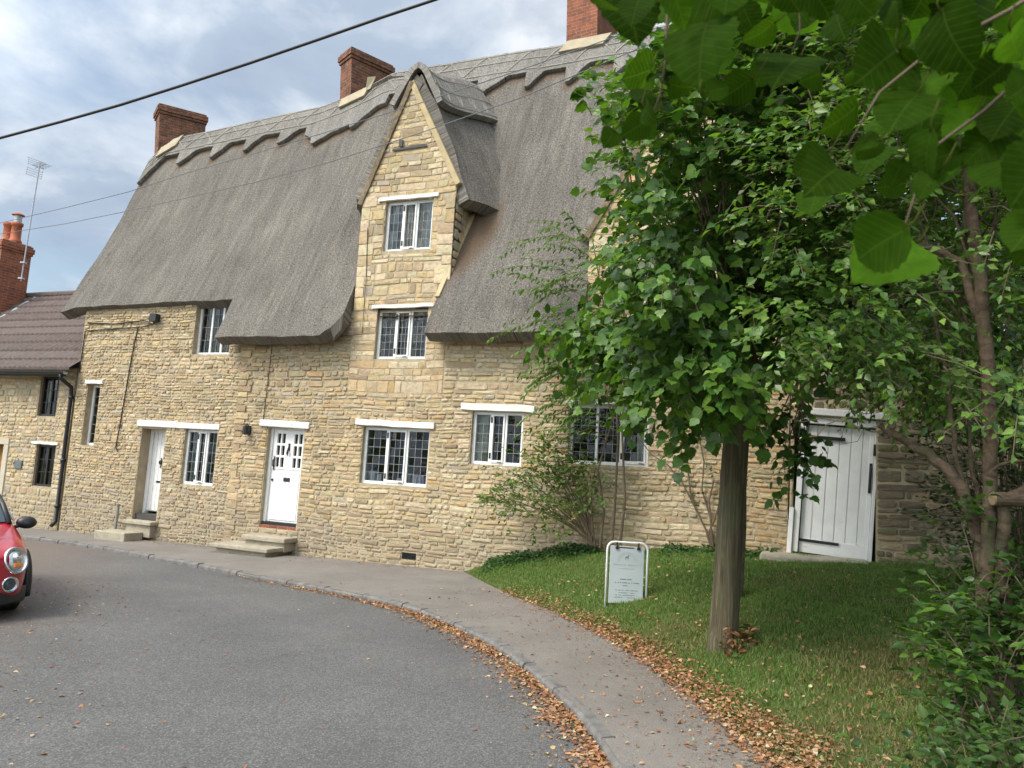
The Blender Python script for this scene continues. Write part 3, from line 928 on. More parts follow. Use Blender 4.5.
# front door with twelve small panes
u0, u1, z0, z1 = DOOR2[0] + .06, DOOR2[1] - .035, .36, 2.12
y = .12
d2 = MB()
d2.box(u0, u1, y + .012, y + .05, z0, 1.36)
cols = [u0 + .10, u0 + .215, u0 + .33, u0 + .435, u0 + .55, u0 + .665]
W2 = u1 - u0
px_ = [.115, .245, .375 + .03, .49 + .03]     # pane columns as fractions are set below
lights = []
pw = .082
xs = [u0 + .085, u0 + .085 + pw + .03, u1 - .085 - 2 * pw - .03, u1 - .085 - pw]
zs = [1.40, 1.63, 1.86]; ph = .185
for x in xs:
    for z in zs: lights.append((x, x + pw, z, z + ph))
ue = sorted(set([u0, u1] + [round(v, 4) for l in lights for v in l[:2]])); ze = sorted(set([1.36, z1] + [round(v, 4) for l in lights for v in l[2:]]))
for i in range(len(ue) - 1):
    for j in range(len(ze) - 1):
        cu, cz = (ue[i] + ue[i + 1]) / 2, (ze[j] + ze[j + 1]) / 2
        if any(l[0] < cu < l[1] and l[2] < cz < l[3] for l in lights): continue
        d2.box(ue[i], ue[i + 1], y, y + .045, ze[j], ze[j + 1])
for k in range(6): d2.box(u0 + .05 + k * .105, u0 + .148 + k * .105, y - .002, y + .012, z0 + .04, 1.30)
door2 = d2.build('door', WHITE, house)
g = MB(); g.box(u0 + .05, u1 - .05, y + .052, y + .056, 1.37, z1 - .03); g.build('door_glass', mat_plain('black_glass', (.012, .013, .014), .08, .2, spec=.8), door2)
f = MB(); f.box(DOOR2[0], u0 - .004, y - .03, y + .08, .30, z1 + .03); f.box(u1 + .004, DOOR2[1], y - .03, y + .08, .30, z1 + .03); f.box(u0 - .003, u1 + .003, y - .029, y + .079, z1 + .003, z1 + .03)
f.build('frame', WHITE, door2, bevel=.003)
MB().box(u0 + .32, u0 + .47, y - .014, y - .003, 1.13, 1.205).build('letter_plate', BLACK, door2, bevel=.006)
k_ = MB(); k_.tube([(u0 + .385, y - .01, 1.80), (u0 + .385, y - .035, 1.75), (u0 + .37, y - .045, 1.68), (u0 + .385, y - .04, 1.62), (u0 + .4, y - .045, 1.68), (u0 + .385, y - .035, 1.75)], .012, 6)
k_.box(u0 + .365, u0 + .405, y - .012, y - .001, 1.72, 1.86); k_.build('knocker', BLACK, door2)
h = MB(); h.tube([(u0 + .06, y - .005, 1.55), (u0 + .06, y - .045, 1.52), (u0 + .06, y - .045, 1.42), (u0 + .06, y - .005, 1.39)], .011, 6)
h.box(u0 + .045, u0 + .075, y - .008, y - .001, 1.34, 1.6); MB().lathe([(.022, 0), (.022, .02), (.0, .025)], 12, Matrix.Translation((u0 + .06, y - .003, 1.15)) @ Matrix.Rotation(pi / 2, 4, 'X')).build('lock', BLACK, door2)
h.build('handle', BLACK, door2)
MB().box(DOOR2[0] - .0, u1, y - .06, y + .1, .30, .352).build('threshold', BLACK, door2)
MB().box(DOOR2[0] + .0, DOOR2[1], .02, .3, .13, .298).build('brick_riser', BRICK, door2, uv=True)
MB().box(DOOR2[0] - .03, DOOR2[0] - .002, y - .05, y + .0, 1.45, 1.58).build('doorbell', BLACK, house)
m = MB(); n = 6; m.box(-3.37, -2.20, -.05, .15, 2.155, 2.285, M=Matrix.Translation((0, 0, -.06)) @ Matrix.Rotation(.022, 4, 'Y')); m.build('lintel', CREAMW, house, bevel=.015)
# steps
def slab(u0, u1, y0, y1, z0, z1):
    return MB().box(u0, u1, y0, y1, z0, z1).build('step', STEPST, house, bevel=.018)
slab(-3.22, -2.22, -.36, .05, .03, .12); slab(-3.16, -2.26, -.30, .05, -.14, .029)
slab(-3.62, -2.28, -.74, -.02, -.12, -.045); slab(-3.5, -2.36, -.66, -.02, -.32, -.122)
slab(-6.52, -5.72, -.16, .3, .05, .13); slab(-6.46, -5.78, -.1, .3, -.2, .048)
slab(-6.78, -5.95, -.55, -.1, -.3, -.09)
# lamp bracket, vent, wall cables
l = MB(); l.box(-3.62, -3.54, -.03, -.005, 1.98, 2.16); l.lathe([(.02, 0), (.06, .02), (.05, .16), (.02, .19)], 10, Matrix.Translation((-3.58, -.12, 1.98))); l.tube([(-3.58, -.02, 2.14), (-3.58, -.09, 2.2), (-3.58, -.12, 2.17)], .012, 6)
l.build('wall_lamp', BLACK, house)
v = MB(); v.box(VENT[0] - .01, VENT[1] + .01, .05, .06, VENT[2], VENT[3])
for k in range(5): v.box(VENT[0], VENT[1], -.01, .03, VENT[2] + .004 + k * .022, VENT[2] + .014 + k * .022)
v.build('air_vent', BLACK, house)
MB().tube([(-8.45, .01, 4.32), (-7.6, .01, 4.28), (-6.72, .0, 4.34), (-6.45, .0, 4.25), (-6.38, -.03, 4.36)], .014, 6).build('wall_cable', CABLE, house)
MB().tube([(-8.5, .012, 4.14), (-7.5, .012, 4.17), (-6.8, .012, 4.2), (-6.42, .0, 4.26)], .012, 6).build('wall_cable', CABLE, house)
MB().tube([(-6.9, .012, 4.2), (-6.98, .012, 3.6), (-7.03, .012, 2.9), (-7.08, .012, 2.2), (-7.12, .0, 1.58), (-7.05, 0, 1.5)], .013, 6).build('wall_cable', CABLE, house)
MB().tube([(-8.5, .012, 4.14), (-8.52, .012, 3.2)], .012, 6).build('wall_cable', CABLE, house)
MB().box(-6.48, -6.3, -.1, .02, 4.3, 4.46).build('junction_box', CABLE, house)
MB().tube([(-3.22, -.02, 4.0), (-3.22, -.025, 3.3), (-3.24, -.025, 2.7), (-3.25, -.03, 2.3)], .008, 6).build('wall_cable', CABLE, house)
MB().tube([(-1.22, -.03, 6.0), (-1.16, -.03, 5.0), (-1.15, -.03, 3.95), (-2.7, -.03, 3.85)], .006, 6).build('wall_cable', CABLE, house)


# ------------------------------------------------------------------ thatch
RU = [-9.05, -8.6, -7.5, -4.2, -3.4, -2.4, 1.6, 3.8, 6.9]
RW = [-1.62, -2.0, -2.1, -2.2, -2.2, -2.3, -2.4, -2.4, -2.4]
RZ = [8.80, 9.60, 9.70, 9.97, 10.15, 10.60, 10.62, 10.70, 10.7]
EW, EZ = .47, 3.86
def roof_pt(u, t, lift=0.0):
    """t: 0 at the low eave, 1 on the ridge, up to 1.9 down the back"""
    wr = float(np.interp(u, RU, RW)); zr = float(np.interp(u, RU, RZ))
    if t > 1:
        w = wr - (t - 1) * (EW - wr); z = zr - (t - 1) * (zr - EZ)
    else:
        w = EW + (wr - EW) * t; z = EZ + (zr - EZ) * t
        sag = .10 * sin(pi * t)               # slight bell-cast
        w -= sag * .5; z -= sag * .35
    # soften the ridge
    rr = max(0, 1 - abs(t - 1) / .05)
    z -= .09 * rr * rr
    n = (.92, .38)
    q = 1 - .75 * smooth(.8, .95, t)
    wob = q * (.012 * sin(u * 3.1 + t * 7) + .009 * sin(u * 7.7 - t * 13) + .006 * sin(u * 17 + t * 29)) + .012 * sin(u * .9 + 1)
    k = lift + wob
    s = 1 if t <= 1 else -1
    return Vector((u, -(w + n[0] * k * s), z + n[1] * k))
T_UP = (4.72 - EZ) / (9.9 - EZ)      # trimmed eave of the left bay
T_D1 = (6.45 - EZ) / (10.6 - EZ)
T_G2 = (5.55 - EZ) / (10.65 - EZ)
ts = sorted(set([round(x, 5) for x in list(np.linspace(0, 1, 64)) + list(np.linspace(.79, .93, 29)) + list(np.linspace(.9, 1.1, 21)) + list(np.linspace(1, 1.95, 30)) + [T_UP, T_D1, T_G2]]))
ucols = []
x = -8.98
while x < 6.9: ucols.append(round(x, 3)); x += .09
for br in (-4.28, -4.22, -1.42, .42, 3.18, 6.62, 6.9, -8.96): ucols.append(br)
ucols = sorted(set(ucols))
def verge_shift(u, t):
    s = 0
    if u < -8.0: s -= .06 * smooth(.1, 1, t) * (1 - smooth(-8.98, -8.0, u))       # left verge leans out towards the ridge
    if u < -8.0: s -= .24 * (1 - smooth(.05, .6, t)) * (1 - smooth(-8.98, -8.0, u))
    if -.2 < u < 1.4: s += .24 * smooth(0, .4, t) * (1 - abs(u - .42) / .98 if u > .42 else max(0, 1 - (.42 - u) / .62))
    if -1.9 < u <= -1.42: s += 0
    return s
def cap_edge(u):
    """t of the lower cut edge of the cap"""
    base = .848
    P = 1.0; s = (u + 20) / P; k = s - math.floor(s)
    if k < .38: h = k / .38
    elif k < .88: h = 1
    else: h = 0
    big = 0
    if -4.4 < u < -2.3: base -= .035 * smooth(-4.4, -4.0, u) * (1 - smooth(-3.4, -2.3, u)); h *= .35
    return base - .02 + .058 * h
m = MB(); m.uv = []
idx = {}
def eave_round(u):
    """the low eave lifts in a curve where it meets the dormer"""
    if -1.75 < u <= -1.40: return .012 + .05 * ((u + 1.75) / .33) ** 2
    return 0
for i, u in enumerate(ucols):
    for j, t in enumerate(ts):
        tt = max(t, eave_round(u)) if t < .09 else t
        p = roof_pt(u, tt); p.x += verge_shift(u, t)
        r = 1.0
        # brown reed sheltered below the dormer's eave
        zz = p.z
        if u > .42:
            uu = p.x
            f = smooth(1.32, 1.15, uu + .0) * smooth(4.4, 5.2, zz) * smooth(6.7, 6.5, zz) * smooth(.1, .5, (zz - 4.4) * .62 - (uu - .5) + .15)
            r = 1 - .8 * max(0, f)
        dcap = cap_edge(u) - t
        r = min(r, 1 - .75 * smooth(.034, .008, dcap)) if t < .97 else r  # brown reed plus painted shade just below the cap's cut edge
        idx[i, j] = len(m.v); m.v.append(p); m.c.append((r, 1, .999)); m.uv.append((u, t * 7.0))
for i in range(len(ucols) - 1):
    uc = (ucols[i] + ucols[i + 1]) / 2
    t0 = 0
    if uc < -4.25: t0 = T_UP
    elif -1.42 < uc < .42: t0 = T_D1
    elif 3.18 < uc < 6.62: t0 = T_G2
    for j in range(len(ts) - 1):
        if (ts[j] + ts[j + 1]) / 2 < t0: continue
        m.f.append([idx[i, j], idx[i + 1, j], idx[i + 1, j + 1], idx[i, j + 1]])
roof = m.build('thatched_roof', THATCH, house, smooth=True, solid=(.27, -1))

fr = MB()
for _ in range(5200):
    u = random.uniform(-8.9, 6.85)
    if -1.42 < u < .42 or 3.18 < u < 6.62: continue
    t0 = T_UP if u < -4.25 else eave_round(u)
    p = roof_pt(u, t0); k = random.uniform(0, .26)
    p = p + Vector((0, .92 * k, -.38 * k)) + Vector((0, random.uniform(-.004, .004), .004))
    l = random.uniform(.012, .05); dx = random.uniform(-.012, .012)
    d = Vector((dx, -.40 * l, -.9 * l)); a = random.uniform(0, pi)
    sd = Vector((cos(a), sin(a), 0)) * .004
    fr.add([p - sd, p + sd, p + d], [(0, 1, 2)], (1, 1, .999))
fr.uv = [(v.x, v.z) for v in fr.v]
fr.build('straw_ends', THATCH, roof)
def dormer_thatch(ur, zr, ufl, zfl, ufr, zfr, flare, wback, name='dormer_thatch', front=.0):
    m = MB(); m.uv = []
    nv = 56; nw = 34
    for a in range(nw + 1):
        w = front + (wback - front) * a / nw
        fl = ufl - flare * 1.0 * max(0, -w - .1) / .6; fr_ = ufr + flare * max(0, -w - .1) / .6
        for b in range(nv + 1):
            s = -1 + 2 * b / nv
            if s < 0: u = ur + (fl - ur) * (-s); z = zr + (zfl - zr) * (-s)
            else: u = ur + (fr_ - ur) * s; z = zr + (zfr - zr) * s
            k = abs(s)
            bow = .10 * sin(pi * k)                     # full, bowed haunch
            z += bow * .5; u += bow * (.7 if s > 0 else -.7) * .6
            z -= .10 * max(0, 1 - k / .10) ** 2
            bk = smooth(-.1, -1.9, w) * max(0, 1 - k); z += .5 * bk; u += .22 * bk
            wob = .012 * sin(u * 5 + w * 9) + .01 * sin(z * 7 - w * 5)
            m.v.append(Vector((u + wob, -w, z + wob))); m.c.append((1, 1, .999)); m.uv.append((w * 1.0 + 20, k * 3.2))
    for a in range(nw):
        for b in range(nv):
            i = a * (nv + 1) + b
            m.f.append([i, i + 1, i + nv + 2, i + nv + 1])
    o = m.build(name, THATCH, house, smooth=True, solid=(.26, -1))
    return o
dth = dormer_thatch(-.38, 9.14, -1.62, 6.66, .84, 6.42, .36, -2.25, front=-.03)
dth2 = dormer_thatch(4.89, 9.0, 2.98, 5.62, 6.85, 5.62, .25, -2.0, front=-.03)
# pale coping stone up the right cheek of the dormer gap
cp = MB()
pa, pb = roof_pt(.42, .105), roof_pt(.42, .375); pa.x += verge_shift(.42, .105); pb.x += verge_shift(.42, .375)
for i in range(9):
    p = pa.lerp(pb, i / 8)
    ww = .045
    for dx_, dn in ((-ww, -.12), (ww, -.12), (ww, .03), (-ww, .03)):
        cp.v.append(Vector((p.x + dx_, p.y - dn * .9, p.z + dn * .38))); cp.c.append((1, 1, 1))
for i in range(8):
    for e in range(4):
        e2 = (e + 1) % 4; cp.f.append([i * 4 + e, i * 4 + e2, i * 4 + 4 + e2, i * 4 + 4 + e])
cp.f += [[3, 2, 1, 0], [32, 33, 34, 35]]
cp.build('cheek_coping', COPING, house, bevel=.008)

# block-cut ridge cap
def cap_patch(u0, u1):
    m = MB(); m.uv = []
    us = np.arange(u0, u1 + .001, .04); nt = 22
    for u in us:
        te = cap_edge(float(u))
        for j in range(nt + 1):
            t = te + (1.13 - te) * j / nt
            p = roof_pt(float(u), t, .012); p.x += verge_shift(float(u), min(t, 1))
            m.v.append(p); m.c.append((1, 1, .999)); m.uv.append((u * 1.0 + 40, t * 7.0))
    for i in range(len(us) - 1):
        for j in range(nt):
            a = i * (nt + 1) + j
            m.f.append([a, a + nt + 1, a + nt + 2, a + 1][::1])
    o = m.build('ridge_cap', RIDGE, house, smooth=False, solid=(.085, 1))
    return o
LIGG = mat_plain('hazel_ligger', (.42, .39, .34), .85, .2, 20)
def liggers(u0, u1, par, tlist, p=.42, tp=(.905, .98)):
    m = MB()
    for t in tlist:
        m.tube([tuple(roof_pt(u, t, .108) + Vector((verge_shift(u, 1), 0, 0))) for u in np.arange(u0 + .05, u1 - .04, .2)], .008, 4)
    u = u0 + .08; k = 0
    while u + p < u1:
        a, b = (tp[0], tp[1]) if k % 2 == 0 else (tp[1], tp[0])
        m.tube([tuple(roof_pt(u + p * i / 4, a + (b - a) * i / 4, .111) + Vector((verge_shift(u, 1), 0, 0))) for i in range(5)], .008, 4)
        u += p; k += 1
    m.build('ligger_rods', LIGG, par)
for (a, b) in ((-8.96, 6.88),):
    o = cap_patch(a, b); liggers(a, b, o, (.90, .945, .985))
# dormer ridge caps
def dormer_cap(ur, zr, ufl, zfl, ufr, zfr, wback, s_lim=.34):
    m = MB(); m.uv = []
    nw, nv = 20, 14
    for a in range(nw + 1):
        w = .04 + (wback - .04) * a / nw
        for b in range(nv + 1):
            s = (-1 + 2 * b / nv) * s_lim
            fl = ufl - .3 * max(0, -w - .1); fr_ = ufr + .55 * max(0, -w - .1)
            if s < 0: u = ur + (fl - ur) * (-s); z = zr + (zfl - zr) * (-s)
            else: u = ur + (fr_ - ur) * s; z = zr + (zfr - zr) * s
            k = abs(s); z += .05 * sin(pi * k) - .10 * max(0, 1 - k / .10) ** 2 + .03; u += .055 * sin(pi * k) * (1 if s > 0 else -1)
            bk = smooth(-.1, -1.9, w) * max(0, 1 - k); z += .5 * bk + .03; u += .22 * bk
            m.v.append(Vector((u, -w, z))); m.c.append((1, 1, .999)); m.uv.append((w + 60, k * 3.2))
    for a in range(nw):
        for b in range(nv):
            i = a * (nv + 1) + b; m.f.append([i, i + 1, i + nv + 2, i + nv + 1])
    o = m.build('ridge_cap', RIDGE, house, solid=(.12, 1))
    r = MB()
    for s in (.09, .20, .31):
        pts = []
        for a in range(nw + 1):
            b = nv / 2 + s / s_lim * nv / 2; i0 = int(b)
            v = m.v[a * (nv + 1) + i0].lerp(m.v[a * (nv + 1) + min(nv, i0 + 1)], b - i0); pts.append(v + Vector((.115, 0, .062)))
        r.tube(pts, .008, 4)
    for a in range(0, nw - 2, 2):
        v0 = m.v[a * (nv + 1) + (8 if (a // 2) % 2 else 13)]; v1 = m.v[(a + 2) * (nv + 1) + (13 if (a // 2) % 2 else 8)]
        r.tube([v0 + Vector((.115, 0, .062)), v1 + Vector((.115, 0, .062))], .008, 4)
    r.build('ligger_rods', LIGG, o)
dormer_cap(-.38, 9.14, -1.62, 6.66, .84, 6.42, -1.75)
dormer_cap(4.89, 9.0, 2.98, 5.62, 6.85, 5.62, -1.5)

# chimneys
FLAUNCH = mat_plain('mortar_fillet', (.40, .34, .235), .9, .15, 6, bump=.3)
def chimney(parent, u0, u1, y0, y1, z0, z1, front, turn=0.0, name='chimney', lean=0.0):
    zo = z1 - 1.2; z0 -= zo; z1 -= zo
    m = MB(); cu, cy = (u0 + u1) / 2, (y0 + y1) / 2; uo, yo = cu, cy
    u0 -= cu; u1 -= cu; y0 -= cy; y1 -= cy
    m.box(u0, u1, y0, y1, z0, z1 - .27)
    m.box(u0 - .03, u1 + .03, y0 - .03, y1 + .03, z1 - .27, z1 - .20)
    m.box(u0 - .055, u1 + .055, y0 - .055, y1 + .055, z1 - .199, z1 - .06)
    m.box(u0 - .02, u1 + .02, y0 - .02, y1 + .02, z1 - .059, z1)
    o = m.build(name, front, parent, uv=True, bevel=.006, loc=(uo, yo, zo))
    o.rotation_euler = (Matrix.Rotation(radians(lean), 3, 'Y') @ Matrix.Rotation(radians(turn), 3, 'Z')).to_euler()
    MB().box(u0 + .02, u1 - .02, y0 + .02, y1 - .02, z1, z1 + .03).build('flaunching', FLAUNCH, o, bevel=.01)
    return o
c1 = chimney(house, -9.30, -8.82, 1.95, 3.1, 8.2, 10.6, BRICK_SOOT, -32, lean=-6)
c2 = chimney(house, -3.68, -3.2, 2.15, 3.3, 9.2, 11.3, BRICK_SOOT, -24, lean=-4)
c3 = chimney(house, 1.78, 2.48, 2.3, 3.5, 9.6, 12.1, BRICK, -6, lean=-2)
def under(c, o):
    o.matrix_parent_inverse = (Matrix.Translation(c.location) @ c.rotation_euler.to_matrix().to_4x4()).inverted(); return o
def fillet(parent, u0, u1, y0, z0, slope=2.35, n=.16):
    m = MB(); m.add([(u0, y0, z0), (u1, y0, z0), (u1, y0 - n / slope, z0 - n), (u0, y0 - n / slope, z0 - n)], [(0, 1, 2, 3)])
    m.build('mortar_fillet', FLAUNCH, parent, solid=(.04, 0), bevel=.006)
def side_fillet(parent, u, y0, y1, sgn=1):
    a, b = roof_pt(u, .84), roof_pt(u, 1.0)
    m = MB(); pts = [(u, a.y, a.z), (u, b.y, b.z)]
    m.add([(u + .0, a.y - .02, a.z + .05), (u + .10, a.y - .02, a.z + .02), (u + .10, b.y - .02, b.z + .10), (u, b.y - .02, b.z + .16)], [(0, 1, 2, 3)])
    m.build('mortar_fillet', FLAUNCH, parent, solid=(.05, 0), bevel=.006)
m = MB(); p0 = roof_pt(-3.6, .925, .11); p1 = roof_pt(-2.95, .925, .11); p2 = roof_pt(-2.9, .965, .12); p3 = roof_pt(-3.6, .965, .12)
m.add([p0, p1, p2, p3], [(0, 1, 2, 3)]); under(c2, m.build('mortar_fillet', FLAUNCH, c2, solid=(.05, 1), bevel=.006))
m = MB(); p0 = roof_pt(1.65, .945, .11); p1 = roof_pt(2.6, .945, .11); p2 = roof_pt(2.75, .99, .14); p3 = roof_pt(1.8, .99, .14)
m.add([p0, p1, p2, p3], [(0, 1, 2, 3)]); under(c3, m.build('mortar_fillet', FLAUNCH, c3, solid=(.05, 1), bevel=.006))
m = MB(); p0 = roof_pt(-2.98, .95, .11); p1 = roof_pt(-2.86, .95, .11); p2 = roof_pt(-2.78, 1.0, .2); p3 = roof_pt(-2.94, 1.0, .28)
m.add([p0, p1, p2, p3], [(0, 1, 2, 3)]); under(c2, m.build('mortar_fillet', FLAUNCH, c2, solid=(.05, 1), bevel=.006))
m = MB(); p0 = roof_pt(-8.8, .93, .10); p1 = roof_pt(-8.36, .93, .10); p2 = roof_pt(-8.3, 1.0, .12); p3 = roof_pt(-8.8, 1.0, .12)
m.add([p0, p1, p2, p3], [(0, 1, 2, 3)]); under(c1, m.build('mortar_fillet', FLAUNCH, c1, solid=(.05, 1), bevel=.006))

# ================================================================== NEIGHBOURING TILED COTTAGE
nb = empty('tiled_cottage', W(-8.7, -.1, 0), 'smaller stone cottage with brown tiled roof and dark window frames left of the thatch', 'cottage', rotz=-TH)
# local frame: x = u + 8.7, y = -(w + .1)
def nx(u): return u + 8.7
NW1 = (nx(-9.84), nx(-9.22), 2.20, 3.12); NW2 = (nx(-9.70), nx(-9.07), .62, 1.55); ND = (nx(-11.75), nx(-10.62), -.15, 1.62)
nwall = masonry('front_wall', nb, [dict(u0=-8, u1=-.02, z0=-.8, z1=3.3, h=(.07, .13), w=(.09, .24), pal=dict(pale=5, tan=3, grey=2, ochre=2.5, orange=.5), prot=.026)],
                lambda z: (-8, -.02), (-.8, 3.3), [(*NW1, .3), (*NW2, .3), (*ND, .4)])
casement_window(nb, *NW1, 2, (2, 3), None, .06, DARKFRAME, .05, lead_mat=DARKFRAME, bars=.018)
casement_window(nb, *NW2, 2, (2, 3), None, .06, DARKFRAME, .05, lead_mat=DARKFRAME, bars=.018, lintel=(nx(-9.85), nx(-8.98), 1.56, 1.62))
m = MB(); m.box(ND[0] + .16, ND[1] - .16, .2, .26, -.15, 1.5)
for k in range(6): m.box(ND[0] + .17 + k * .135, ND[0] + .295 + k * .135, .185, .2, -.12, 1.48)
dn = m.build('door', WOODOAK, nb, bevel=.004)
STSUR = mat_plain('pale_door_surround', (.52, .46, .36), .85, .12, 6, bump=.3)
m = MB(); m.box(ND[0], ND[0] + .16, -.03, .3, -.25, 1.5); m.box(ND[1] - .16, ND[1], -.03, .3, -.25, 1.5); m.box(ND[0], ND[1], -.032, .3, 1.502, 1.64)
m.build('frame', STSUR, dn, bevel=.008)
MB().box(ND[1] - .32, ND[1] - .27, .15, .184, .6, .72).build('handle', BLACK, dn)
m = MB(); m.box(nx(-10.32), nx(-10.08), -.04, -.025, .98, 1.16); m.box(nx(-10.36), nx(-10.32), -.05, -.02, 1.06, 1.12); m.build('name_plaque', mat_plain('slate_plaque', (.13, .15, .15), .6, .2), nb)
# tiled roof: courses of rolled tiles laid over each other
ROOFT = mat_plain('brown_roof_tile', (.105, .075, .064), .8, .35, 14, bump=.4, bscale=50, dirt=((.24, .20, .16), 12, .63))
m = MB()
EY, EZ2, RY, RZ2 = -.32, 3.2, 2.5, 5.74
nrow = 10
for r in range(nrow):
    ta, tb = r / nrow, (r + 1.12) / nrow
    ya, za = EY + (RY - EY) * ta, EZ2 + (RZ2 - EZ2) * ta + .055
    yb, zb = EY + (RY - EY) * min(1, tb), EZ2 + (RZ2 - EZ2) * min(1, tb) + .008
    xs = np.arange(-8.1, .16, .026)
    b0 = len(m.v)
    off = .11 * (r % 2)
    for x in xs:
        h = .042 * abs(sin(pi * (x + off) / .17)) ** .8 + .006 * sin(x * 37 + r * 5) + random.uniform(-.003, .003)
        m.v += [Vector((x, ya + .004, za - .03)), Vector((x, ya, za + h)), Vector((x, yb, zb + h * .8))]
        m.c += [(1, 1, 1)] * 3
    for i in range(len(xs) - 1):
        a = b0 + 3 * i
        m.f += [[a, a + 3, a + 4, a + 1], [a + 1, a + 4, a + 5, a + 2]]
# back slope
m.add([(-8.1, RY, RZ2), (.15, RY, RZ2), (.15, 5.3, 3.2), (-8.1, 5.3, 3.2)], [(3, 2, 1, 0), (0, 1, 2, 3)])
nroof = m.build('tiled_roof', ROOFT, nb)
m = MB()
x = -8.1
while x < .1:
    m.tube([(x, RY, RZ2 + .01), (x + .42, RY, RZ2 + .01)], .11, 10); x += .425
m.build('ridge_tiles', ROOFT, nroof, smooth=False)
m = MB(); m.box(-8, -.02, .4, 5.0, -.8, 3.2); m.add([(-.03, .1, 3.2), (-.03, 5.1, 3.2), (-.03, 2.5, 5.65)], [(0, 1, 2)]); m.add([(-7.98, .1, 3.2), (-7.98, 5.1, 3.2), (-7.98, 2.5, 5.65)], [(0, 2, 1)])
m.build('back_wall', MORTAR, nb)
m = MB(); n = 8
prof = [(EY - .07 + .065 * cos(pi + pi * k / n), 3.17 + .065 * sin(pi + pi * k / n)) for k in range(n + 1)]
for xx in (-8.1, .14):
    for (yy, zz) in prof: m.v.append(Vector((xx, yy, zz))); m.c.append((1, 1, 1))
for k in range(n): m.f.append([k, k + 1, n + 2 + k, n + 1 + k])
m.box(-8, .05, EY - .0, EY + .02, 3.08, 3.2)
m.build('gutter', PIPEBLK, nb, solid=(.006, 0))
m = MB(); m.tube([(.0, EY - .07, 3.12), (.0, EY - .05, 3.02), (.0, -.1, 2.86), (.0, -.08, 2.7), (.0, -.07, 1.2), (.0, -.07, -.1), (-.0, -.16, -.2)], .042, 10)
for z in (2.6, 1.2, .2): m.tube([(.0, -.07, z), (.0, -.07, z + .07)], .055, 10)
m.build('downpipe', PIPEBLK, nb, smooth=True)
nc = chimney(nb, nx(-14.95), nx(-14.25), 1.5, 2.35, 3.5, 7.15, mat_brick('orange_brick', (.40, .12, .06), (.26, .075, .045), (.33, .29, .24), .35))
for (px, py, h) in ((nx(-14.78), 1.95, .62), (nx(-14.43), 1.95, .60)):
    m = MB(); m.lathe([(.17, 0), (.165, .08), (.13, .12), (.125, h - .1), (.15, h - .08), (.15, h), (.11, h), (.10, h - .15)], 18, Matrix.Translation((px, py, 7.16)))
    under(nc, m.build('chimney_pot', TERRA, nc, smooth=True))
m = MB(); m.lathe([(.10, .0), (.10, .22)], 14, Matrix.Translation((nx(-14.43), 1.95, 7.76))); under(nc, m.build('cowl_mesh', GALV, nc))
m = MB(); m.lathe([(.17, .0), (.15, .03), (.0, .10)], 16, Matrix.Translation((nx(-14.43), 1.95, 7.98))); under(nc, m.build('cowl_cap', TERRA, nc))
m = MB(); m.box(nx(-14.9), nx(-13.85), 1.3, 1.44, 4.72, 4.80, M=Matrix.Identity(4)); m.add([(nx(-13.99), 1.35, 4.76), (nx(-13.99), 2.6, 5.9), (nx(-13.80), 2.6, 5.86), (nx(-13.80), 1.35, 4.72)], [(0, 1, 2, 3)])
under(nc, m.build('lead_flashing', LEADSH, nc, solid=(.01, 1)))

# aerial, on a mast strapped to that chimney
ap = W(-13.72, -1.9, 6.0)
top = at(40, 163, ap.y)
ae = empty('tv_aerial', ap, 'thin grey television aerial on a tall mast beside the brick chimney', 'aerial')
d = top - ap
m = MB(); m.tube([(0, 0, 0), tuple(d)], .018, 8); m.build('mast', GALV, ae)
hd = d * .97
m = MB()
bdir = Vector((.85, -.5, .06)).normalized(); el = Vector((.5, .85, 0)).normalized(); upv = Vector((0, 0, 1))
m.tube([tuple(hd - bdir * .22), tuple(hd + bdir * .34)], .012, 6)
for k in range(6):
    c = hd + bdir * (-.08 + k * .08)
    m.tube([tuple(c - el * .17), tuple(c + el * .17)], .006, 5)
for sgn in (-1, 1):
    for k in range(4):
        c = hd - bdir * .2 + upv * sgn * (.06 + .06 * k) - bdir * .01 * k
        m.tube([tuple(c - el * .22), tuple(c + el * .22)], .005, 5)
    for s2 in (-1, 1):
        c = hd - bdir * .2 + el * s2 * .2
        m.tube([tuple(c), tuple(c + upv * sgn * .26 - bdir * .05)], .005, 5)
m.build('antenna', GALV, ae)
m = MB(); m.box(-.06, .06, -.06, .06, .05, .09); m.box(-.06, .06, -.06, .06, .5, .54); m.build('bracket', GALV, ae)

# ================================================================== GARDEN WALL WITH PLANK DOOR
gw = empty('garden_wall', W(6.36, 0, 0), 'weathered dark stone wall holding a white plank door under the trees', 'garden wall', rotz=-TH)
GD = (.05, 1.13, .45, 2.62)
masonry('stone_wall', gw, [dict(u0=0, u1=.30, z0=.2, z1=3.2, h=(.12, .2), w=(.15, .35), pal=dict(orange=5, ochre=3, tan=2), prot=.03),
                           dict(u0=1.1, u1=7, z0=-.2, z1=3.2, h=(.06, .15), w=(.10, .38), pal=dict(dark=5, moss=2, brown=1.2), prot=.04),
                           dict(u0=.3, u1=1.1, z0=2.4, z1=3.2, h=(.08, .15), w=(.12, .38), pal=dict(dark=4, moss=2, brown=2), prot=.03)],
        lambda z: (0, 7), (-.2, 3.2), [(*GD, .4)])
m = MB(); x = 0
while x < 7:
    m.box(x, x + .5, -.05, .45, 3.2, 3.28); x += .51
m.build('coping', STEPST, gw, bevel=.02)
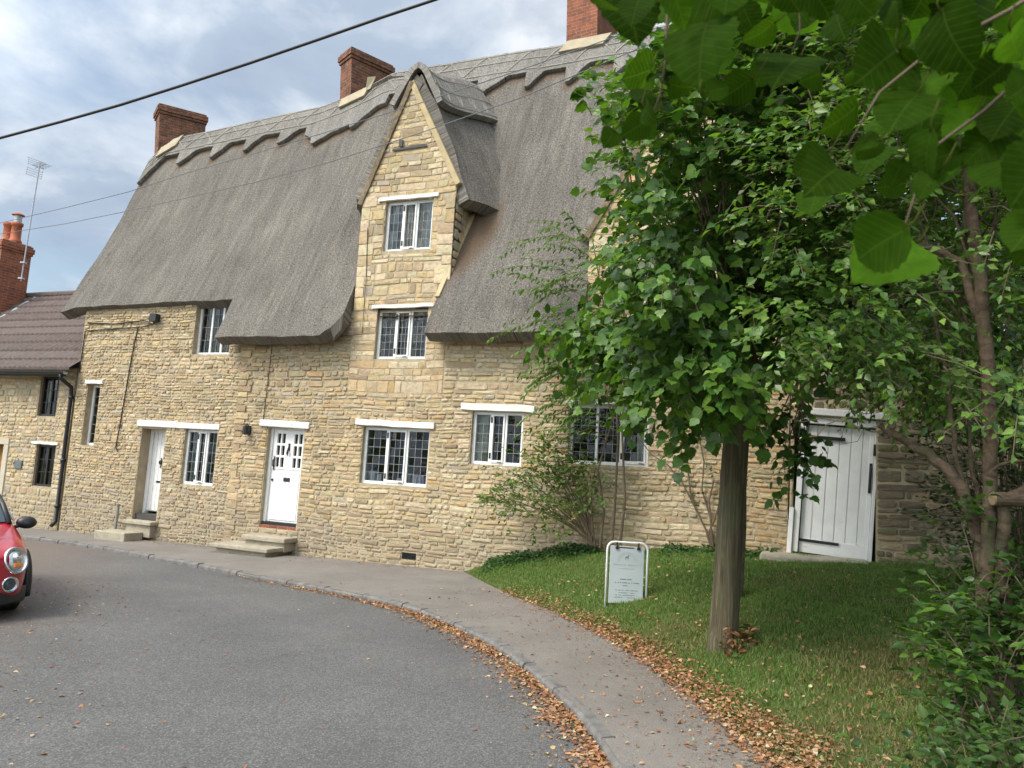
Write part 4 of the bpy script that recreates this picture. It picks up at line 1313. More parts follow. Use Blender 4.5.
# door: leans with its old frame
LEAN = Matrix.Translation((.55, .1, .68)) @ Matrix.Rotation(radians(3.0), 4, 'Y') @ Matrix.Translation((-.55, -.1, -.68))
x0, x1, z0, z1 = .13, 1.03, .66, 2.5
m = MB(); nb_ = 6; pw = (x1 - x0) / nb_
for k in range(nb_):
    dz = random.uniform(-.006, .006); dy = random.uniform(-.003, .003)
    m.box(x0 + k * pw + .004, x0 + (k + 1) * pw - .004, .10 + dy, .13, z0 + .20 + dz, z1)
m.box(x0, x1, .085, .125, z0, z0 + .20)
m.box(x1 - .06, x1 + .0, .088, .126, z0 + .2, z1)
m.box(x0, x1, .126, .14, z0, z1)
for v in range(len(m.v)): m.v[v] = LEAN @ m.v[v]
pd = m.build('plank_door', WHITE, gw, bevel=.005)
m = MB()
m.box(x0 - .09, x0 - .012, .02, .16, z0 + .0, z1 + .06, M=LEAN); m.box(x1 + .004, x1 + .05, .05, .16, z0 - .02, z1 + .06, M=LEAN)
m.box(x0 - .10, x1 + .06, .012, .17, z1 + .022, z1 + .12, M=LEAN)
m.box(x0 - .16, x0 - .098, -.03, .10, z0 - .12, z0 + .62, M=LEAN)
m.build('door_frame', WHITE, gw, bevel=.006)
m = MB(); m.box(x0 - .12, x1 + .16, -.05, .2, z1 + .14, z1 + .24, M=Matrix.Translation((0, 0, .0)) @ LEAN); m.build('lintel', CREAMW, gw, bevel=.01)
MB().box(x0 - .01, x0 + .52, .07, .084, z1 - .20, z1 - .15, M=LEAN).build('strap_hinge', BLACK, pd); MB().box(x0 - .03, x0 + .52, .068, .080, z0 + .155, z0 + .195, M=LEAN).build('strap_hinge', BLACK, pd)
m = MB(); zc = z0 + 1.15
m.tube([LEAN @ Vector(p) for p in ((x1 - .03, .085, zc + .17), (x1 - .03, .05, zc + .14), (x1 - .03, .04, zc), (x1 - .03, .05, zc - .14), (x1 - .03, .085, zc - .17))], .013, 6)
m.box(x1 - .048, x1 - .012, .075, .087, zc - .21, zc + .21, M=LEAN); m.build('handle', BLACK, pd)
m = MB(); m.box(x1 - .01, x1 + .055, .03, .10, zc + .32, zc + .48, M=LEAN); m.build('lock_box', BLACK, pd)
m = MB(); m.box(.05, 1.13, .18, .35, .3, 2.6); m.build('backing', ROOM, gw)
fl = empty('doorstep_slab', W(6.75, .35, bank(*W(6.75, .35, 0)[:2])), 'pale worn stone slab lying in front of the white plank door', 'stone slab', rotz=-TH)
MB().box(-.75, .62, -.28, .34, -.12, .035).build('slab', STEPST, fl, bevel=.03)

# small stuff by the house wall
pp = W(-6.74, .10, -.32)
po = empty('wall_post', pp, 'short thin grey pipe standing against the wall left of the first doorway', 'post')
m = MB(); m.tube([(0, 0, -.1), (.01, 0, .72)], .028, 10); m.lathe([(.034, .70), (.036, .74), (.0, .76)], 10); m.build('pipe', mat_plain('grey_paint', (.20, .20, .18), .7, .2), po)

# white cards and boxes standing inside two windows
BOXM = mat_plain('white_card', (.66, .66, .68), .7, .1, 3); BOXV = mat_plain('lilac_card', (.50, .46, .62), .7, .1, 3)
spots = [(-.88, .14, .20, 0), (-.70, .10, .15, 0), (-.28, .09, .10, 0), (-.19, .08, .16, 0), (-.04, .05, .20, 0), (.035, .10, .17, 0), (.14, .08, .155, 1), (.235, .06, .145, 1), (.31, .06, .15, 1)]
for i, (u, w, h, k) in enumerate(spots):
    p = W(u + w / 2 - .06, -.30, 1.24)
    o = MB().box(-w / 2, w / 2, -.05, .05, 0, h).build('card_box', (BOXM, BOXV)[k], None, bevel=.004, loc=p, rot=(0, 0, -TH + random.uniform(-.15, .15)))
    tag(o, ('white card box standing on the sill behind the leaded window right of the front door', 'lilac card box at the right end of the row on the leaded window sill')[k], 'box', ('white boxes on the window sill', 'lilac boxes on the window sill')[k])
for i, (u, w, h) in enumerate([(-5.16, .10, .17), (-4.92, .11, .20), (-4.72, .08, .13)]):
    p = W(u, -.36, .97)
    m = MB(); m.lathe([(w * .36, 0), (w * .5, h * .35), (w * .42, h * .7), (w * .25, h * .86), (w * .3, h), (w * .2, h)], 14)
    o = m.build('pale_jar', BOXM, None, smooth=True, loc=p)
    tag(o, 'pale jar on the sill of the small window beside the left doorway', 'jar', 'jars on the small window sill')

# ================================================================== POLE AND CABLES
def ground_hit(px, py):
    r = ray(px, py); Y = 3.0
    while Y < 30:
        p = EYEP + r * (Y / r.y)
        if p.z < bank(p.x, p.y): return p
        Y += .01
    return p
pb = ground_hit(722, 646); print('pole', pb); pb.z = bank(pb.x, pb.y) - .1
b_img = at(723, 640, pb.y); t_img = at(737, 425, pb.y)
dirp = (t_img - b_img).normalized()
dirp = Vector((dirp.x, dirp.y, dirp.z)).normalized()
L_ = (8.6 - pb.z) / dirp.z
pole = empty('utility_pole', pb, 'thick weathered wooden pole rising from the grass into the leaves', 'utility pole')
m = MB(); nseg = 26
vs = []
for i in range(nseg + 1):
    s = L_ * i / nseg; r = .124 - .020 * i / nseg * (1.0) + .018 * exp(-s / .2)
    for k in range(20):
        t = 2 * pi * k / 20
        rr = r * (1 + .03 * sin(k * 2.4 + 1) + .018 * sin(k * 5.1 + s * .8))
        vs.append(dirp * s + Vector((cos(t) * rr, sin(t) * rr, 0)))
m.add(vs, [(i * 20 + k, i * 20 + (k + 1) % 20, (i + 1) * 20 + (k + 1) % 20, (i + 1) * 20 + k) for i in range(nseg) for k in range(20)] + [tuple(nseg * 20 + k for k in range(20))])
pm = m.build('post', POLEW, pole, smooth=True)
m = MB()
for z in (7.1, 6.4):
    c = dirp * ((z - pb.z) / dirp.z); m.tube([tuple(c + Vector((-.2, -.02, 0))), tuple(c + Vector((.2, .02, 0)))], .03, 8)
m.build('cable_bracket', GALV, pole)
PT = lambda z: pb + dirp * ((z - pb.z) / dirp.z)
def cable(name, pts, r, mat, label):
    m = MB(); m.tube(pts, r, 8); o = m.build(name, mat, None, smooth=True); tag(o, label, 'cable'); return o
def lerp_px(pxs, Ya, Yb, xa, xb):
    out = []
    for (x, y) in pxs:
        t = (x - xa) / (xb - xa); Y = 1 / ((1 - t) / Ya + t / Yb); out.append(at(x, y, Y))
    return out
thick = lerp_px([(-900, 330), (-500, 262), (-250, 205), (-100, 165), (0, 138), (60, 122), (120, 105), (180, 86), (250, 63), (320, 39), (380, 18), (437, -1), (520, -32), (600, -64), (680, -98)], 9.0, 7.0, 0, 745)
thick.append(PT(7.1) + Vector((-.18, 0, 0)))
cable('overhead_cable', thick, .017, CABLE, 'thick black overhead cable crossing the sky above the thatch')
w1 = lerp_px([(-160, 250), (-60, 235), (0, 223), (64, 208), (128, 192), (190, 172), (256, 153), (330, 131), (420, 103), (520, 70), (640, 28)], 14.5, 7.0, 0, 745); w1.append(PT(6.5) + Vector((-.1, 0, 0)))
w2 = lerp_px([(-160, 247), (-60, 240), (0, 234), (64, 224), (128, 211), (190, 197), (256, 182), (330, 162), (420, 133), (520, 98), (640, 48)], 14.5, 7.0, 0, 745); w2.append(PT(6.35) + Vector((-.1, 0, 0)))
cable('telephone_wire', w1, .0055, WIRE, 'upper of two thin grey wires passing in front of the thatch')
cable('telephone_wire', w2, .0055, WIRE, 'lower of two thin grey wires passing in front of the thatch')

# ================================================================== SIGN
def ground_hit(px, py):
    r = ray(px, py); Y = 3.0
    while Y < 30:
        p = EYEP + r * (Y / r.y)
        if p.z < bank(p.x, p.y): return p
        Y += .01
    return p
sa, sb = ground_hit(605, 607), ground_hit(644, 599)
print('sign', sa, sb, (sb - sa).length)
sgn_x = (sb - sa); sgn_x.z = 0; wd = sgn_x.length
wd = .40
yaw = math.atan2(sgn_x.y, sgn_x.x) * .35
ctr = sa
SC = ctr.y / FPX
sign = empty('pavement_sign', ctr, 'pale grey notice board in a white tubular frame standing on the grass edge', 'sign', rotz=yaw)
sw, sh, r = 39.5 * SC, 63 * SC, 7 * SC
m = MB(); pts = [(0, 0, -.12), (.0, 0, sh - r)]
for k in range(1, 7): a = pi - pi / 2 * k / 6; pts.append((r + r * cos(a), 0, sh - r + r * sin(a)))
for k in range(0, 7): a = pi / 2 - pi / 2 * k / 6; pts.append((sw - r + r * cos(a), 0, sh - r + r * sin(a)))
pts.append((sw, 0, .0))
m.tube(pts, .0125, 10)
m.tube([(0, .0, .0), (0, .3, -.02)], .012, 8); m.tube([(sw, .0, .05), (sw, .3, .1)], .012, 8)
m.build('frame', WHITE, sign, smooth=True)
m = MB(); p0, p1, q0, q1 = .035, sw - .04, .05, sh - .045
m.box(p0, p1, -.006, .012, q0, q1)
pan = m.build('panel', SIGNP, sign, bevel=.004)
for cx in (p0 + .075, p1 - .07):
    m = MB(); m.box(cx - .008, cx + .008, -.018, .018, q1 - .035, q1 + .045); m.box(cx - .018, cx + .018, -.02, .02, q1 - .035, q1 - .005); m.build('clip', SIGNBLK, sign)
m = MB(); m.box(p0 + .10, p1 - .12, -.008, -.0065, q1 - .022, q1 - .01); m.build('fixing_strip', SIGNBLK, sign)
pc = (p0 + p1) / 2; pw_, ph_ = p1 - p0, q1 - q0
def txt(s, x, z, size, mat, parent, name='lettering', stretch=None):
    cu = bpy.data.curves.new(name, 'FONT'); cu.body = s; cu.size = size; cu.align_x = 'CENTER'; cu.align_y = 'CENTER'; cu.extrude = .0006
    cu.materials.append(mat)
    o = bpy.data.objects.new(name, cu); COL.objects.link(o); o.parent = parent; o.location = (x, -.0075, z); o.rotation_euler = (pi / 2, 0, 0)
    return o
# emblem: an arch with a standing pony
em = MB(); n = 24
for (ra, rb) in ((.26, .275), (.215, .222)):
    b0 = len(em.v)
    for k in range(n + 1):
        a = pi * k / n
        for rr in (ra, rb): em.v.append(Vector((pc + rr * pw_ * cos(a), -.0072, q0 + ph_ * .735 + rr * pw_ * sin(a) * .95))); em.c.append((1, 1, 1))
    for k in range(n): em.f.append([b0 + 2 * k, b0 + 2 * k + 2, b0 + 2 * k + 3, b0 + 2 * k + 1])
em.build('emblem', SIGNEM, pan)
hs = [(-.5, .05), (-.42, .28), (-.1, .3), (.18, .32), (.34, .62), (.4, .8), (.52, .7), (.62, .52), (.48, .48), (.4, .2), (.38, -.1), (.42, -.55), (.32, -.55), (.27, -.1), (.1, -.12), (-.22, -.1), (-.32, -.25), (-.3, -.55), (-.4, -.55), (-.44, -.15), (-.5, -.3)]
vs = [Vector((pc + a * .10 * 1.15 * pw_ * .95, -.0074, q0 + ph_ * .80 + b * .085 * pw_ * 1.6)) for a, b in hs]
m = MB(); m.v = vs; m.c = [(1, 1, 1)] * len(vs); m.f = [list(t)[::-1] for t in tessellate_polygon([[Vector((v.x, v.z, 0)) for v in vs]])]
m.build('pony_emblem', SIGNTX, pan)
# the lettering in the photo is too small to read: lines of broken strokes of the same length and weight
lt = MB()
def line(z, x0, x1, h, gap=.3, wmin=.006, wmax=.012):
    x = x0; k = 0
    while x < x1:
        w = random.uniform(wmin, wmax)
        if random.random() > .16: lt.box(x, min(x1, x + w * .7), -.0075, -.0066, z - h / 2 * random.uniform(.7, 1), z + h / 2 * random.uniform(.7, 1))
        x += w
for (zf, a, b, h) in ((.675, .10, .90, .016), (.610, .27, .68, .010)): line(q0 + ph_ * zf, p0 + pw_ * a, p0 + pw_ * b, h)
o = lt.build('heading', SIGNEM, pan)
lt = MB()
for (zf, a, b, h) in ((.425, .32, .68, .013), (.365, .16, .88, .013), (.315, .40, .60, .011), (.235, .16, .84, .009), (.19, .24, .78, .009), (.15, .18, .82, .009), (.11, .18, .82, .010)):
    line(q0 + ph_ * zf, p0 + pw_ * a, p0 + pw_ * b, h)
lt.build('lettering', SIGNTX, pan)

# ================================================================== CAR
def make_car(loc, heading):
    root = empty('parked_car', loc, 'small red hatchback with round chrome ringed headlight at the road edge', 'car', rotz=heading)
    ST = [  # x, half width at belt, top z, roof half width, belt z, sill inset, bottom z
        (.00, .50, .70, .40, .60, .0, .30), (-.05, .66, .76, .50, .64, .0, .24), (-.16, .76, .81, .58, .70, .0, .2), (-.40, .815, .87, .64, .77, .0, .2), (-.80, .84, .92, .68, .83, .0, .2),
        (-1.18, .84, .965, .69, .90, .0, .2), (-1.36, .84, 1.08, .665, .92, .0, .2), (-1.72, .84, 1.345, .60, .925, .0, .2), (-2.1, .84, 1.405, .60, .93, .0, .2), (-2.7, .84, 1.40, .60, .94, .0, .2),
        (-3.2, .83, 1.36, .60, .95, .0, .2), (-3.42, .82, 1.30, .58, .95, .0, .22), (-3.58, .79, 1.0, .66, .9, .0, .25), (-3.68, .72, .82, .62, .76, .0, .3), (-3.70, .6, .7, .5, .62, 0, .34)]
    m = MB(); ring = []
    for (x, hb, zt, rw, zb, si, z0) in ST:
        half = [(0, zt), (rw * .6, zt - .012), (rw * .93, zt - .045), (rw + (hb - rw) * .25, zt - (zt - zb) * .35), (hb - .03, zb + .02), (hb, zb - .06), (hb + .008, (zb + z0) / 2), (hb - .01, z0 + .1), (hb - .05, z0), (0, z0)]
        r_ = half + [(-a, b) for a, b in half[-2:0:-1]]
        ring.append(r_)
        for (yy, zz) in r_: m.v.append(Vector((x, yy, zz))); m.c.append((1, 1, 1))
    k = len(ring[0])
    for i in range(len(ST) - 1):
        for j in range(k):
            j2 = (j + 1) % k; m.f.append([i * k + j, i * k + j2, (i + 1) * k + j2, (i + 1) * k + j])
    m.f.append(list(range(k))[::-1]); m.f.append([(len(ST) - 1) * k + j for j in range(k)])
    body = m.build('body', REDP, root, smooth=True, subsurf=2)
    # black lower bumper, arches
    m = MB()
    ys = np.linspace(-.80, .80, 17)
    for y_ in ys:
        xf = .025 - .34 * (abs(y_) / .80) ** 3.2
        for (dx, z) in ((.0, .34), (.03, .30), (.03, .20), (-.08, .16)): m.v.append(Vector((xf + dx, y_, z))); m.c.append((1, 1, 1))
    for i in range(16):
        for j in range(3): m.f.append([i * 4 + j, i * 4 + j + 1, i * 4 + j + 5, i * 4 + j + 4])
    m.build('bumper', BLKPL, root, smooth=True, solid=(.03, 0))
    for (xc) in (-.74, -3.02):
        for sg in (-1, 1):
            m = MB(); m.tube([(xc + .36 * cos(a), sg * .835, .30 + .36 * sin(a)) for a in np.linspace(-.25, pi + .25, 18)], .05, 8); m.build('wheel_arch', BLKPL, root, smooth=True)
            m = MB(); M_ = Matrix.Translation((xc, sg * .735, .30)) @ Matrix.Rotation(pi / 2, 4, 'X')
            m.lathe([(.19, -.09), (.27, -.095), (.295, -.075), (.30, -.03), (.30, .03), (.295, .075), (.27, .095), (.19, .09)], 32, M_)
            wh = m.build('wheel', RUBBER, root, smooth=True)
            m = MB(); m.lathe([(.19, -.08 * sg), (.185, .05 * sg), (.06, .06 * sg), (.05, .085 * sg), (0, .085 * sg)] if sg < 0 else [(.19, -.08), (.185, .02), (.06, .03), (.05, .05), (0, .05)], 20, M_); m.build('rim', GALV, wh)
    for sg in (-1, 1):
        nrm = Vector((.86, sg * .36, .36)).normalized()
        M_ = Matrix.Translation((-.095, sg * .635, .645)) @ nrm.to_track_quat('Z', 'Y').to_matrix().to_4x4()
        m = MB(); m.lathe([(.152, -.05), (.152, .022), (.142, .034), (.127, .03), (.120, .0)], 28, M_, sx=.86, sy=1.0)
        hl = m.build('headlight', CHROME, root, smooth=True)
        m = MB(); m.lathe([(.121, .004), (.09, .028), (.04, .04), (0, .042)], 24, M_, sx=.86); m.build('lens', LENS, hl, smooth=True)
        m = MB(); m.lathe([(.05, .02), (.045, .052), (.0, .06)], 16, M_ @ Matrix.Translation((.0, .03, 0))); m.build('projector', CHROME, hl, smooth=True)
        m = MB(); m.box(-.045, .05, -.085, -.035, .025, .046, M=M_); m.build('indicator', AMBER, hl, bevel=.01)
        nr = Vector((.95, sg * .25, .0)).normalized(); M_ = Matrix.Translation((-.035, sg * .60, .40)) @ nr.to_track_quat('Z', 'Y').to_matrix().to_4x4()
        m = MB(); m.lathe([(.085, -.06), (.085, .02), (.075, .028), (.064, .0)], 24, M_); fg = m.build('fog_lamp', CHROME, root, smooth=True)
        m = MB(); m.lathe([(.064, .0), (.03, .012), (0, .014)], 18, M_); m.build('lens', CARGLASS, fg, smooth=True)
        m = MB(); m.lathe([(.0, -.06), (.05, -.055), (.085, -.02), (.09, .03), (.08, .05), (0, .052)], 18, Matrix.Translation((-1.22, sg * .93, .955)) @ Matrix.Rotation(-pi / 2, 4, 'Y') @ Matrix.Rotation(pi / 2, 4, 'Z'), sx=1.25, sy=.85)
        m.tube([(-1.22, sg * .80, .90), (-1.23, sg * .86, .92), (-1.22, sg * .90, .94)], .022, 8)
        m.build('mirror', BLKPL, root, smooth=True)
        m = MB(); a, b = (-1.42, .93), (-3.3, .96); c, d_ = (-3.28, 1.29), (-1.84, 1.30)
        m.add([(a[0], sg * .842, a[1] + .03), (b[0], sg * .835, b[1] + .03), (c[0], sg * .665, c[1]), (d_[0], sg * .665, d_[1])], [(0, 1, 2, 3) if sg > 0 else (3, 2, 1, 0)])
        m.build('side_window', CARGLASS, root, solid=(.02, 0))
        m = MB(); m.tube([(-1.16, sg * .735, .95), (-1.45, sg * .70, 1.15), (-1.76, sg * .63, 1.345)], .032, 8); m.build('windscreen_pillar', BLKPL, root, smooth=True)
    m = MB()
    for i in range(9):
        for j in range(7):
            y_ = -.70 + 1.4 * i / 8; t = j / 6; y2 = y_ * (1 - .13 * t)
            m.v.append(Vector((-1.15 - .58 * t + .02 - .07 * (y_ / .7) ** 2, y2, .965 + .375 * t + .025 * sin(pi * t) - .012 * (y_ / .7) ** 2))); m.c.append((1, 1, 1))
    for i in range(8):
        for j in range(6): m.f.append([i * 7 + j, (i + 1) * 7 + j, (i + 1) * 7 + j + 1, i * 7 + j + 1])
    m.build('windscreen', CARGLASS, root, smooth=True, solid=(.02, 1))
    # grille with chrome surround
    def hexpts(w1, w2, z0, zm, z1, x): return [(x - .02, -w2, z0), (x, -w1, zm), (x - .05, -w1 + .05, z1), (x - .05, w1 - .05, z1), (x, w1, zm), (x - .02, w2, z0)]
    m = MB(); hp = hexpts(.41, .30, .50, .60, .675, .035); m.add([(p[0] - .012, p[1], p[2]) for p in hp], [(5, 4, 3, 2, 1, 0)]); gr = m.build('grille', BLKPL, root, solid=(.02, 0))
    m = MB(); m.tube(hp + [hp[0]], .018, 8); m.build('surround', CHROME, gr, smooth=True)
    m = MB()
    for z in (.55, .60, .64): m.tube([(.028, -.34, z), (.05, 0, z), (.028, .34, z)], .009, 6)
    m.build('slats', CHROME, gr)
    m = MB(); m.box(.045, .06, -.26, .26, .36, .47); m.build('number_plate', WHITE, root)
    return root
CARP = at(28, 606, 9.0)
chd = math.atan2(-.80, .60)
cl = Vector((.69, -.72, 0)).normalized()
chd = math.atan2(cl.y, cl.x)
# front wheel on the right of the picture is at car local (-.74, .80)
lx, ly = -.50, .80
gx = at(20, 617, 8.4)
cx = gx.x - (cos(chd) * lx - sin(chd) * ly); cy = gx.y - (sin(chd) * lx + cos(chd) * ly)
make_car((cx, cy, road_z(gx.x, gx.y) - .02), chd).scale = (.95, .95, .95)

# ================================================================== VEGETATION
def norm(a): return a / np.maximum(np.linalg.norm(a, axis=-1, keepdims=True), 1e-9)
def T_small():   # folded four-triangle leaf
    v = np.array([(0, 0, 0), (.45, .5, .10), (1, 0, -.06), (.45, -.5, .10), (.5, 0, 0)], float)
    return v, [(0, 4, 1), (4, 2, 1), (0, 3, 4), (4, 3, 2)]
def T_ovate():
    xs = [0, .18, .45, .75, 1]; hw = [0, .40, .5, .30, 0]
    v = [(0, 0, 0), (.18, 0, .01), (.45, 0, .02), (.75, 0, -.02), (1.04, 0, -.12)]
    L_ = [(.14, .40, .09), (.42, .52, .10), (.74, .31, .03)]
    v += L_ + [(a, -b, c) for a, b, c in L_]
    f = [(0, 1, 5), (1, 2, 6, 5), (2, 3, 7, 6), (3, 4, 7), (0, 8, 1), (1, 8, 9, 2), (2, 9, 10, 3), (3, 10, 4)]
    return np.array(v, float), f
def T_lobed():   # broad, three-pointed leaf with toothed outline
    v = [(0, 0, 0), (.35, 0, .02), (.65, 0, 0), (1.0, 0, -.14)]
    L_ = [(-.05, .22, .05), (.12, .48, .10), (.36, .60, .05), (.50, .40, .08), (.72, .36, .02), (.80, .17, .0)]
    v += L_ + [(a, -b, c) for a, b, c in L_]
    f = [(0, 1, 5, 4), (1, 6, 5), (1, 2, 7, 6), (2, 8, 7), (2, 3, 9, 8), (0, 10, 11, 1), (1, 11, 12), (1, 12, 13, 2), (2, 13, 14), (2, 14, 15, 3)]
    return np.array(v, float), f
def T_narrow():
    v = [(0, 0, 0), (.5, 0, .02), (1, 0, -.08), (.3, .15, .04), (.65, .12, .02), (.3, -.15, .04), (.65, -.12, .02)]
    f = [(0, 1, 3), (1, 4, 3), (1, 2, 4), (0, 5, 1), (1, 5, 6), (1, 6, 2)]
    return np.array(v, float), f

def cloud(name, P, D, N, L, Wd, cols, tmpl, mat, parent=None, loc=None, smooth=True):
    """one mesh of many leaves: positions, axes, normals, lengths, widths, colours (n,3)"""
    P, D, N = np.asarray(P, float), norm(np.asarray(D, float)), np.asarray(N, float)
    Yv = norm(np.cross(N, D)); Z = np.cross(D, Yv)
    V, F = tmpl; n = len(P); k = len(V)
    L = np.broadcast_to(L, (n,)); Wd = np.broadcast_to(Wd, (n,))
    curl = rng.uniform(.3, 1.7, n)
    X = (P[:, None, :] + D[:, None, :] * (V[None, :, 0:1] * L[:, None, None]) + Yv[:, None, :] * (V[None, :, 1:2] * Wd[:, None, None])
         + Z[:, None, :] * (V[None, :, 2:3] * (L * curl)[:, None, None]))
    if loc is not None: X = X - np.asarray(loc)[None, None, :]
    me = bpy.data.meshes.new(name)
    nl = sum(len(f) for f in F)
    me.vertices.add(n * k); me.vertices.foreach_set('co', X.reshape(-1).astype(np.float32))
    fl = np.array([i for f in F for i in f]); tot = np.array([len(f) for f in F]); st = np.concatenate([[0], np.cumsum(tot)[:-1]])
    me.loops.add(n * nl); me.loops.foreach_set('vertex_index', (np.arange(n)[:, None] * k + fl[None, :]).reshape(-1).astype(np.int32))
    me.polygons.add(n * len(F)); me.polygons.foreach_set('loop_start', (np.arange(n)[:, None] * nl + st[None, :]).reshape(-1).astype(np.int32))
    me.polygons.foreach_set('loop_total', np.tile(tot, n).astype(np.int32))
    if smooth: me.polygons.foreach_set('use_smooth', np.ones(n * len(F), dtype=bool))
    ca = me.color_attributes.new('Col', 'FLOAT_COLOR', 'POINT')
    c4 = np.ones((n, k, 4), np.float32); c4[:, :, :3] = np.asarray(cols, np.float32)[:, None, :]
    ca.data.foreach_set('color', c4.reshape(-1))
    me.update(calc_edges=True); me.validate()
    me.materials.append(mat)
    o = bpy.data.objects.new(name, me); COL.objects.link(o)
    if parent is not None: o.parent = parent
    return o

def leafcols(n, palette, jitter=.18):
    pal = np.array(palette, float)
    i = rng.integers(0, len(pal), n)
    return pal[i] * rng.uniform(1 - jitter, 1 + jitter, (n, 1)) * rng.uniform(.94, 1.06, (n, 3))

def sprays(centers, nsp, rad, twig, step, out_from=None, droop=.35, flat=.75, up=.75):
    """leafy twigs round each clump centre -> leaf positions, axes, normals and the twigs themselves"""
    P, D, N, tw = [], [], [], []
    for c in centers:
        c = np.asarray(c, float)
        for _ in range(nsp):
            s0 = c + rng.normal(0, 1, 3) * rad * np.array([1, 1, flat])
            d = rng.normal(0, 1, 3); d[2] = d[2] * .35 - droop
            if out_from is not None:
                o = s0 - np.asarray(out_from); d = d * .8 + o / (np.linalg.norm(o) + 1e-6) * .9
            d = d / np.linalg.norm(d)
            ln = twig * rng.uniform(.6, 1.3); n = max(3, int(ln / step))
            side = np.cross(d, [0, 0, 1]); side = side / (np.linalg.norm(side) + 1e-6)
            tw.append((s0, s0 + d * ln * .5 + np.array([0, 0, -.02 * ln]), s0 + d * ln + np.array([0, 0, -.12 * ln])))
            for k in range(n):
                f = (k + .5) / n
                p = s0 + d * ln * f + np.array([0, 0, -.12 * ln * f * f]) + rng.normal(0, .012, 3)
                sgn = 1 if k % 2 else -1
                ld = d * rng.uniform(.3, .8) + side * sgn * rng.uniform(.6, 1.0) + np.array([0, 0, -rng.uniform(.05, .5)])
                if k == n - 1: ld = d + np.array([0, 0, -.3])
                nn = np.array([0, 0, up]) + rng.normal(0, .42, 3)
                if out_from is not None: nn = nn + o / (np.linalg.norm(o) + 1e-6) * .45
                P.append(p); D.append(ld); N.append(nn)
    return np.array(P), np.array(D), np.array(N), tw

def inpoly(x, y, poly):
    r = False; j = len(poly) - 1
    for i in range(len(poly)):
        (xi, yi), (xj, yj) = poly[i], poly[j]
        if (yi > y) != (yj > y) and x < (xj - xi) * (y - yi) / (yj - yi) + xi: r = not r
        j = i
    return r
def fill(poly, n, Y0, Y1, minsep=.2):
    """clump centres spread through the volume a crown takes up"""
    xs = [p[0] for p in poly]; ys = [p[1] for p in poly]; out = []
    tries = 0
    while len(out) < n and tries < n * 60:
        tries += 1
        x, y = rng.uniform(min(xs), max(xs)), rng.uniform(min(ys), max(ys))
        if not inpoly(x, y, poly): continue
        p = np.array(at(x, y, rng.uniform(Y0, Y1)))
        if any(np.linalg.norm(p - q) < minsep for q in out): continue
        out.append(p)
    return out

def limb(mb, a, b, r0, r1, wig=.06, n=7, c=8):
    a, b = Vector(a), Vector(b); l = (b - a).length
    off = [Vector(rng.normal(0, 1, 3)) * wig * l * sin(pi * i / n) for i in range(n + 1)]
    sm = [sum((off[max(0, min(n, i + k))] for k in (-1, 0, 1)), Vector()) / 3 for i in range(n + 1)]
    mb.tube([a.lerp(b, i / n) + sm[i] for i in range(n + 1)], [r0 + (r1 - r0) * i / n for i in range(n + 1)], c)
def twigs_mesh(name, tw, mat, parent, r=.004, frac=1.0):
    m = MB()
    for t in tw:
        if random.random() < frac: m.tube([tuple(p) for p in t], [r, r * .8, r * .4], 4, caps=False)
    return m.build(name, mat, parent)

LEAF_BROAD = mat_leaf('broad_leaf', .36, .4, spec=.42)
LEAF_GLOSS = mat_leaf('glossy_leaf', .36, .38, spec=.45)
LEAF_SOFT = mat_leaf('soft_leaf', .34, .5, spec=.3)
LEAF_HAZEL = mat_leaf('hazel_leaf', .5, .6, veins=True, spec=.03, back=1.8)

# --- broad-leaved tree behind the pole
POLY_MID = [(722, -60), (684, 30), (648, 75), (628, 120), (622, 158), (652, 180), (654, 215), (622, 242), (604, 278), (592, 318), (584, 345), (612, 362), (640, 378), (655, 405), (675, 415), (700, 408), (718, 398), (736, 385), (765, 372), (785, 350), (800, 320), (820, 200), (820, -60)]
base = at(737, 560, 8.3); base.z = bank(base.x, base.y) - .1
mid = empty('broadleaf_tree', base, 'bright green broad leaved tree whose crown hides the upper part of the pole', 'tree')
cen = fill(POLY_MID, 185, 5.6, 8.9, .19)
cc = np.mean(cen, axis=0)
P, D, N, tw = sprays(cen, 11, .18, .42, .05, out_from=cc + np.array([.1, .3, -.5]))
n = len(P); print('mid leaves', n)
ll = rng.uniform(.075, .125, n)
cloud('crown', P, D, N, ll, ll * rng.uniform(.8, 1.0, n), leafcols(n, [(.06, .135, .017), (.08, .17, .022), (.042, .105, .017), (.12, .225, .03), (.065, .15, .025)]), T_lobed(), LEAF_BROAD, mid, loc=base)
m = MB(); fork = at(741, 420, 8.1)
limb(m, base, fork, .085, .06, .02)
for c in cen[::2]: limb(m, fork + Vector((0, 0, rng.uniform(-.1, 1.2))), Vector(c), .026, .006, .10, 6, 6)
m.v = [v - base for v in m.v]; tr = m.build('trunk', BARK, mid, smooth=True)
t2 = MB()
for t in tw: t2.tube([tuple(Vector(p) - base) for p in t], [.004, .003, .002], 4, caps=False)
t2.build('twigs', TWIG, tr)

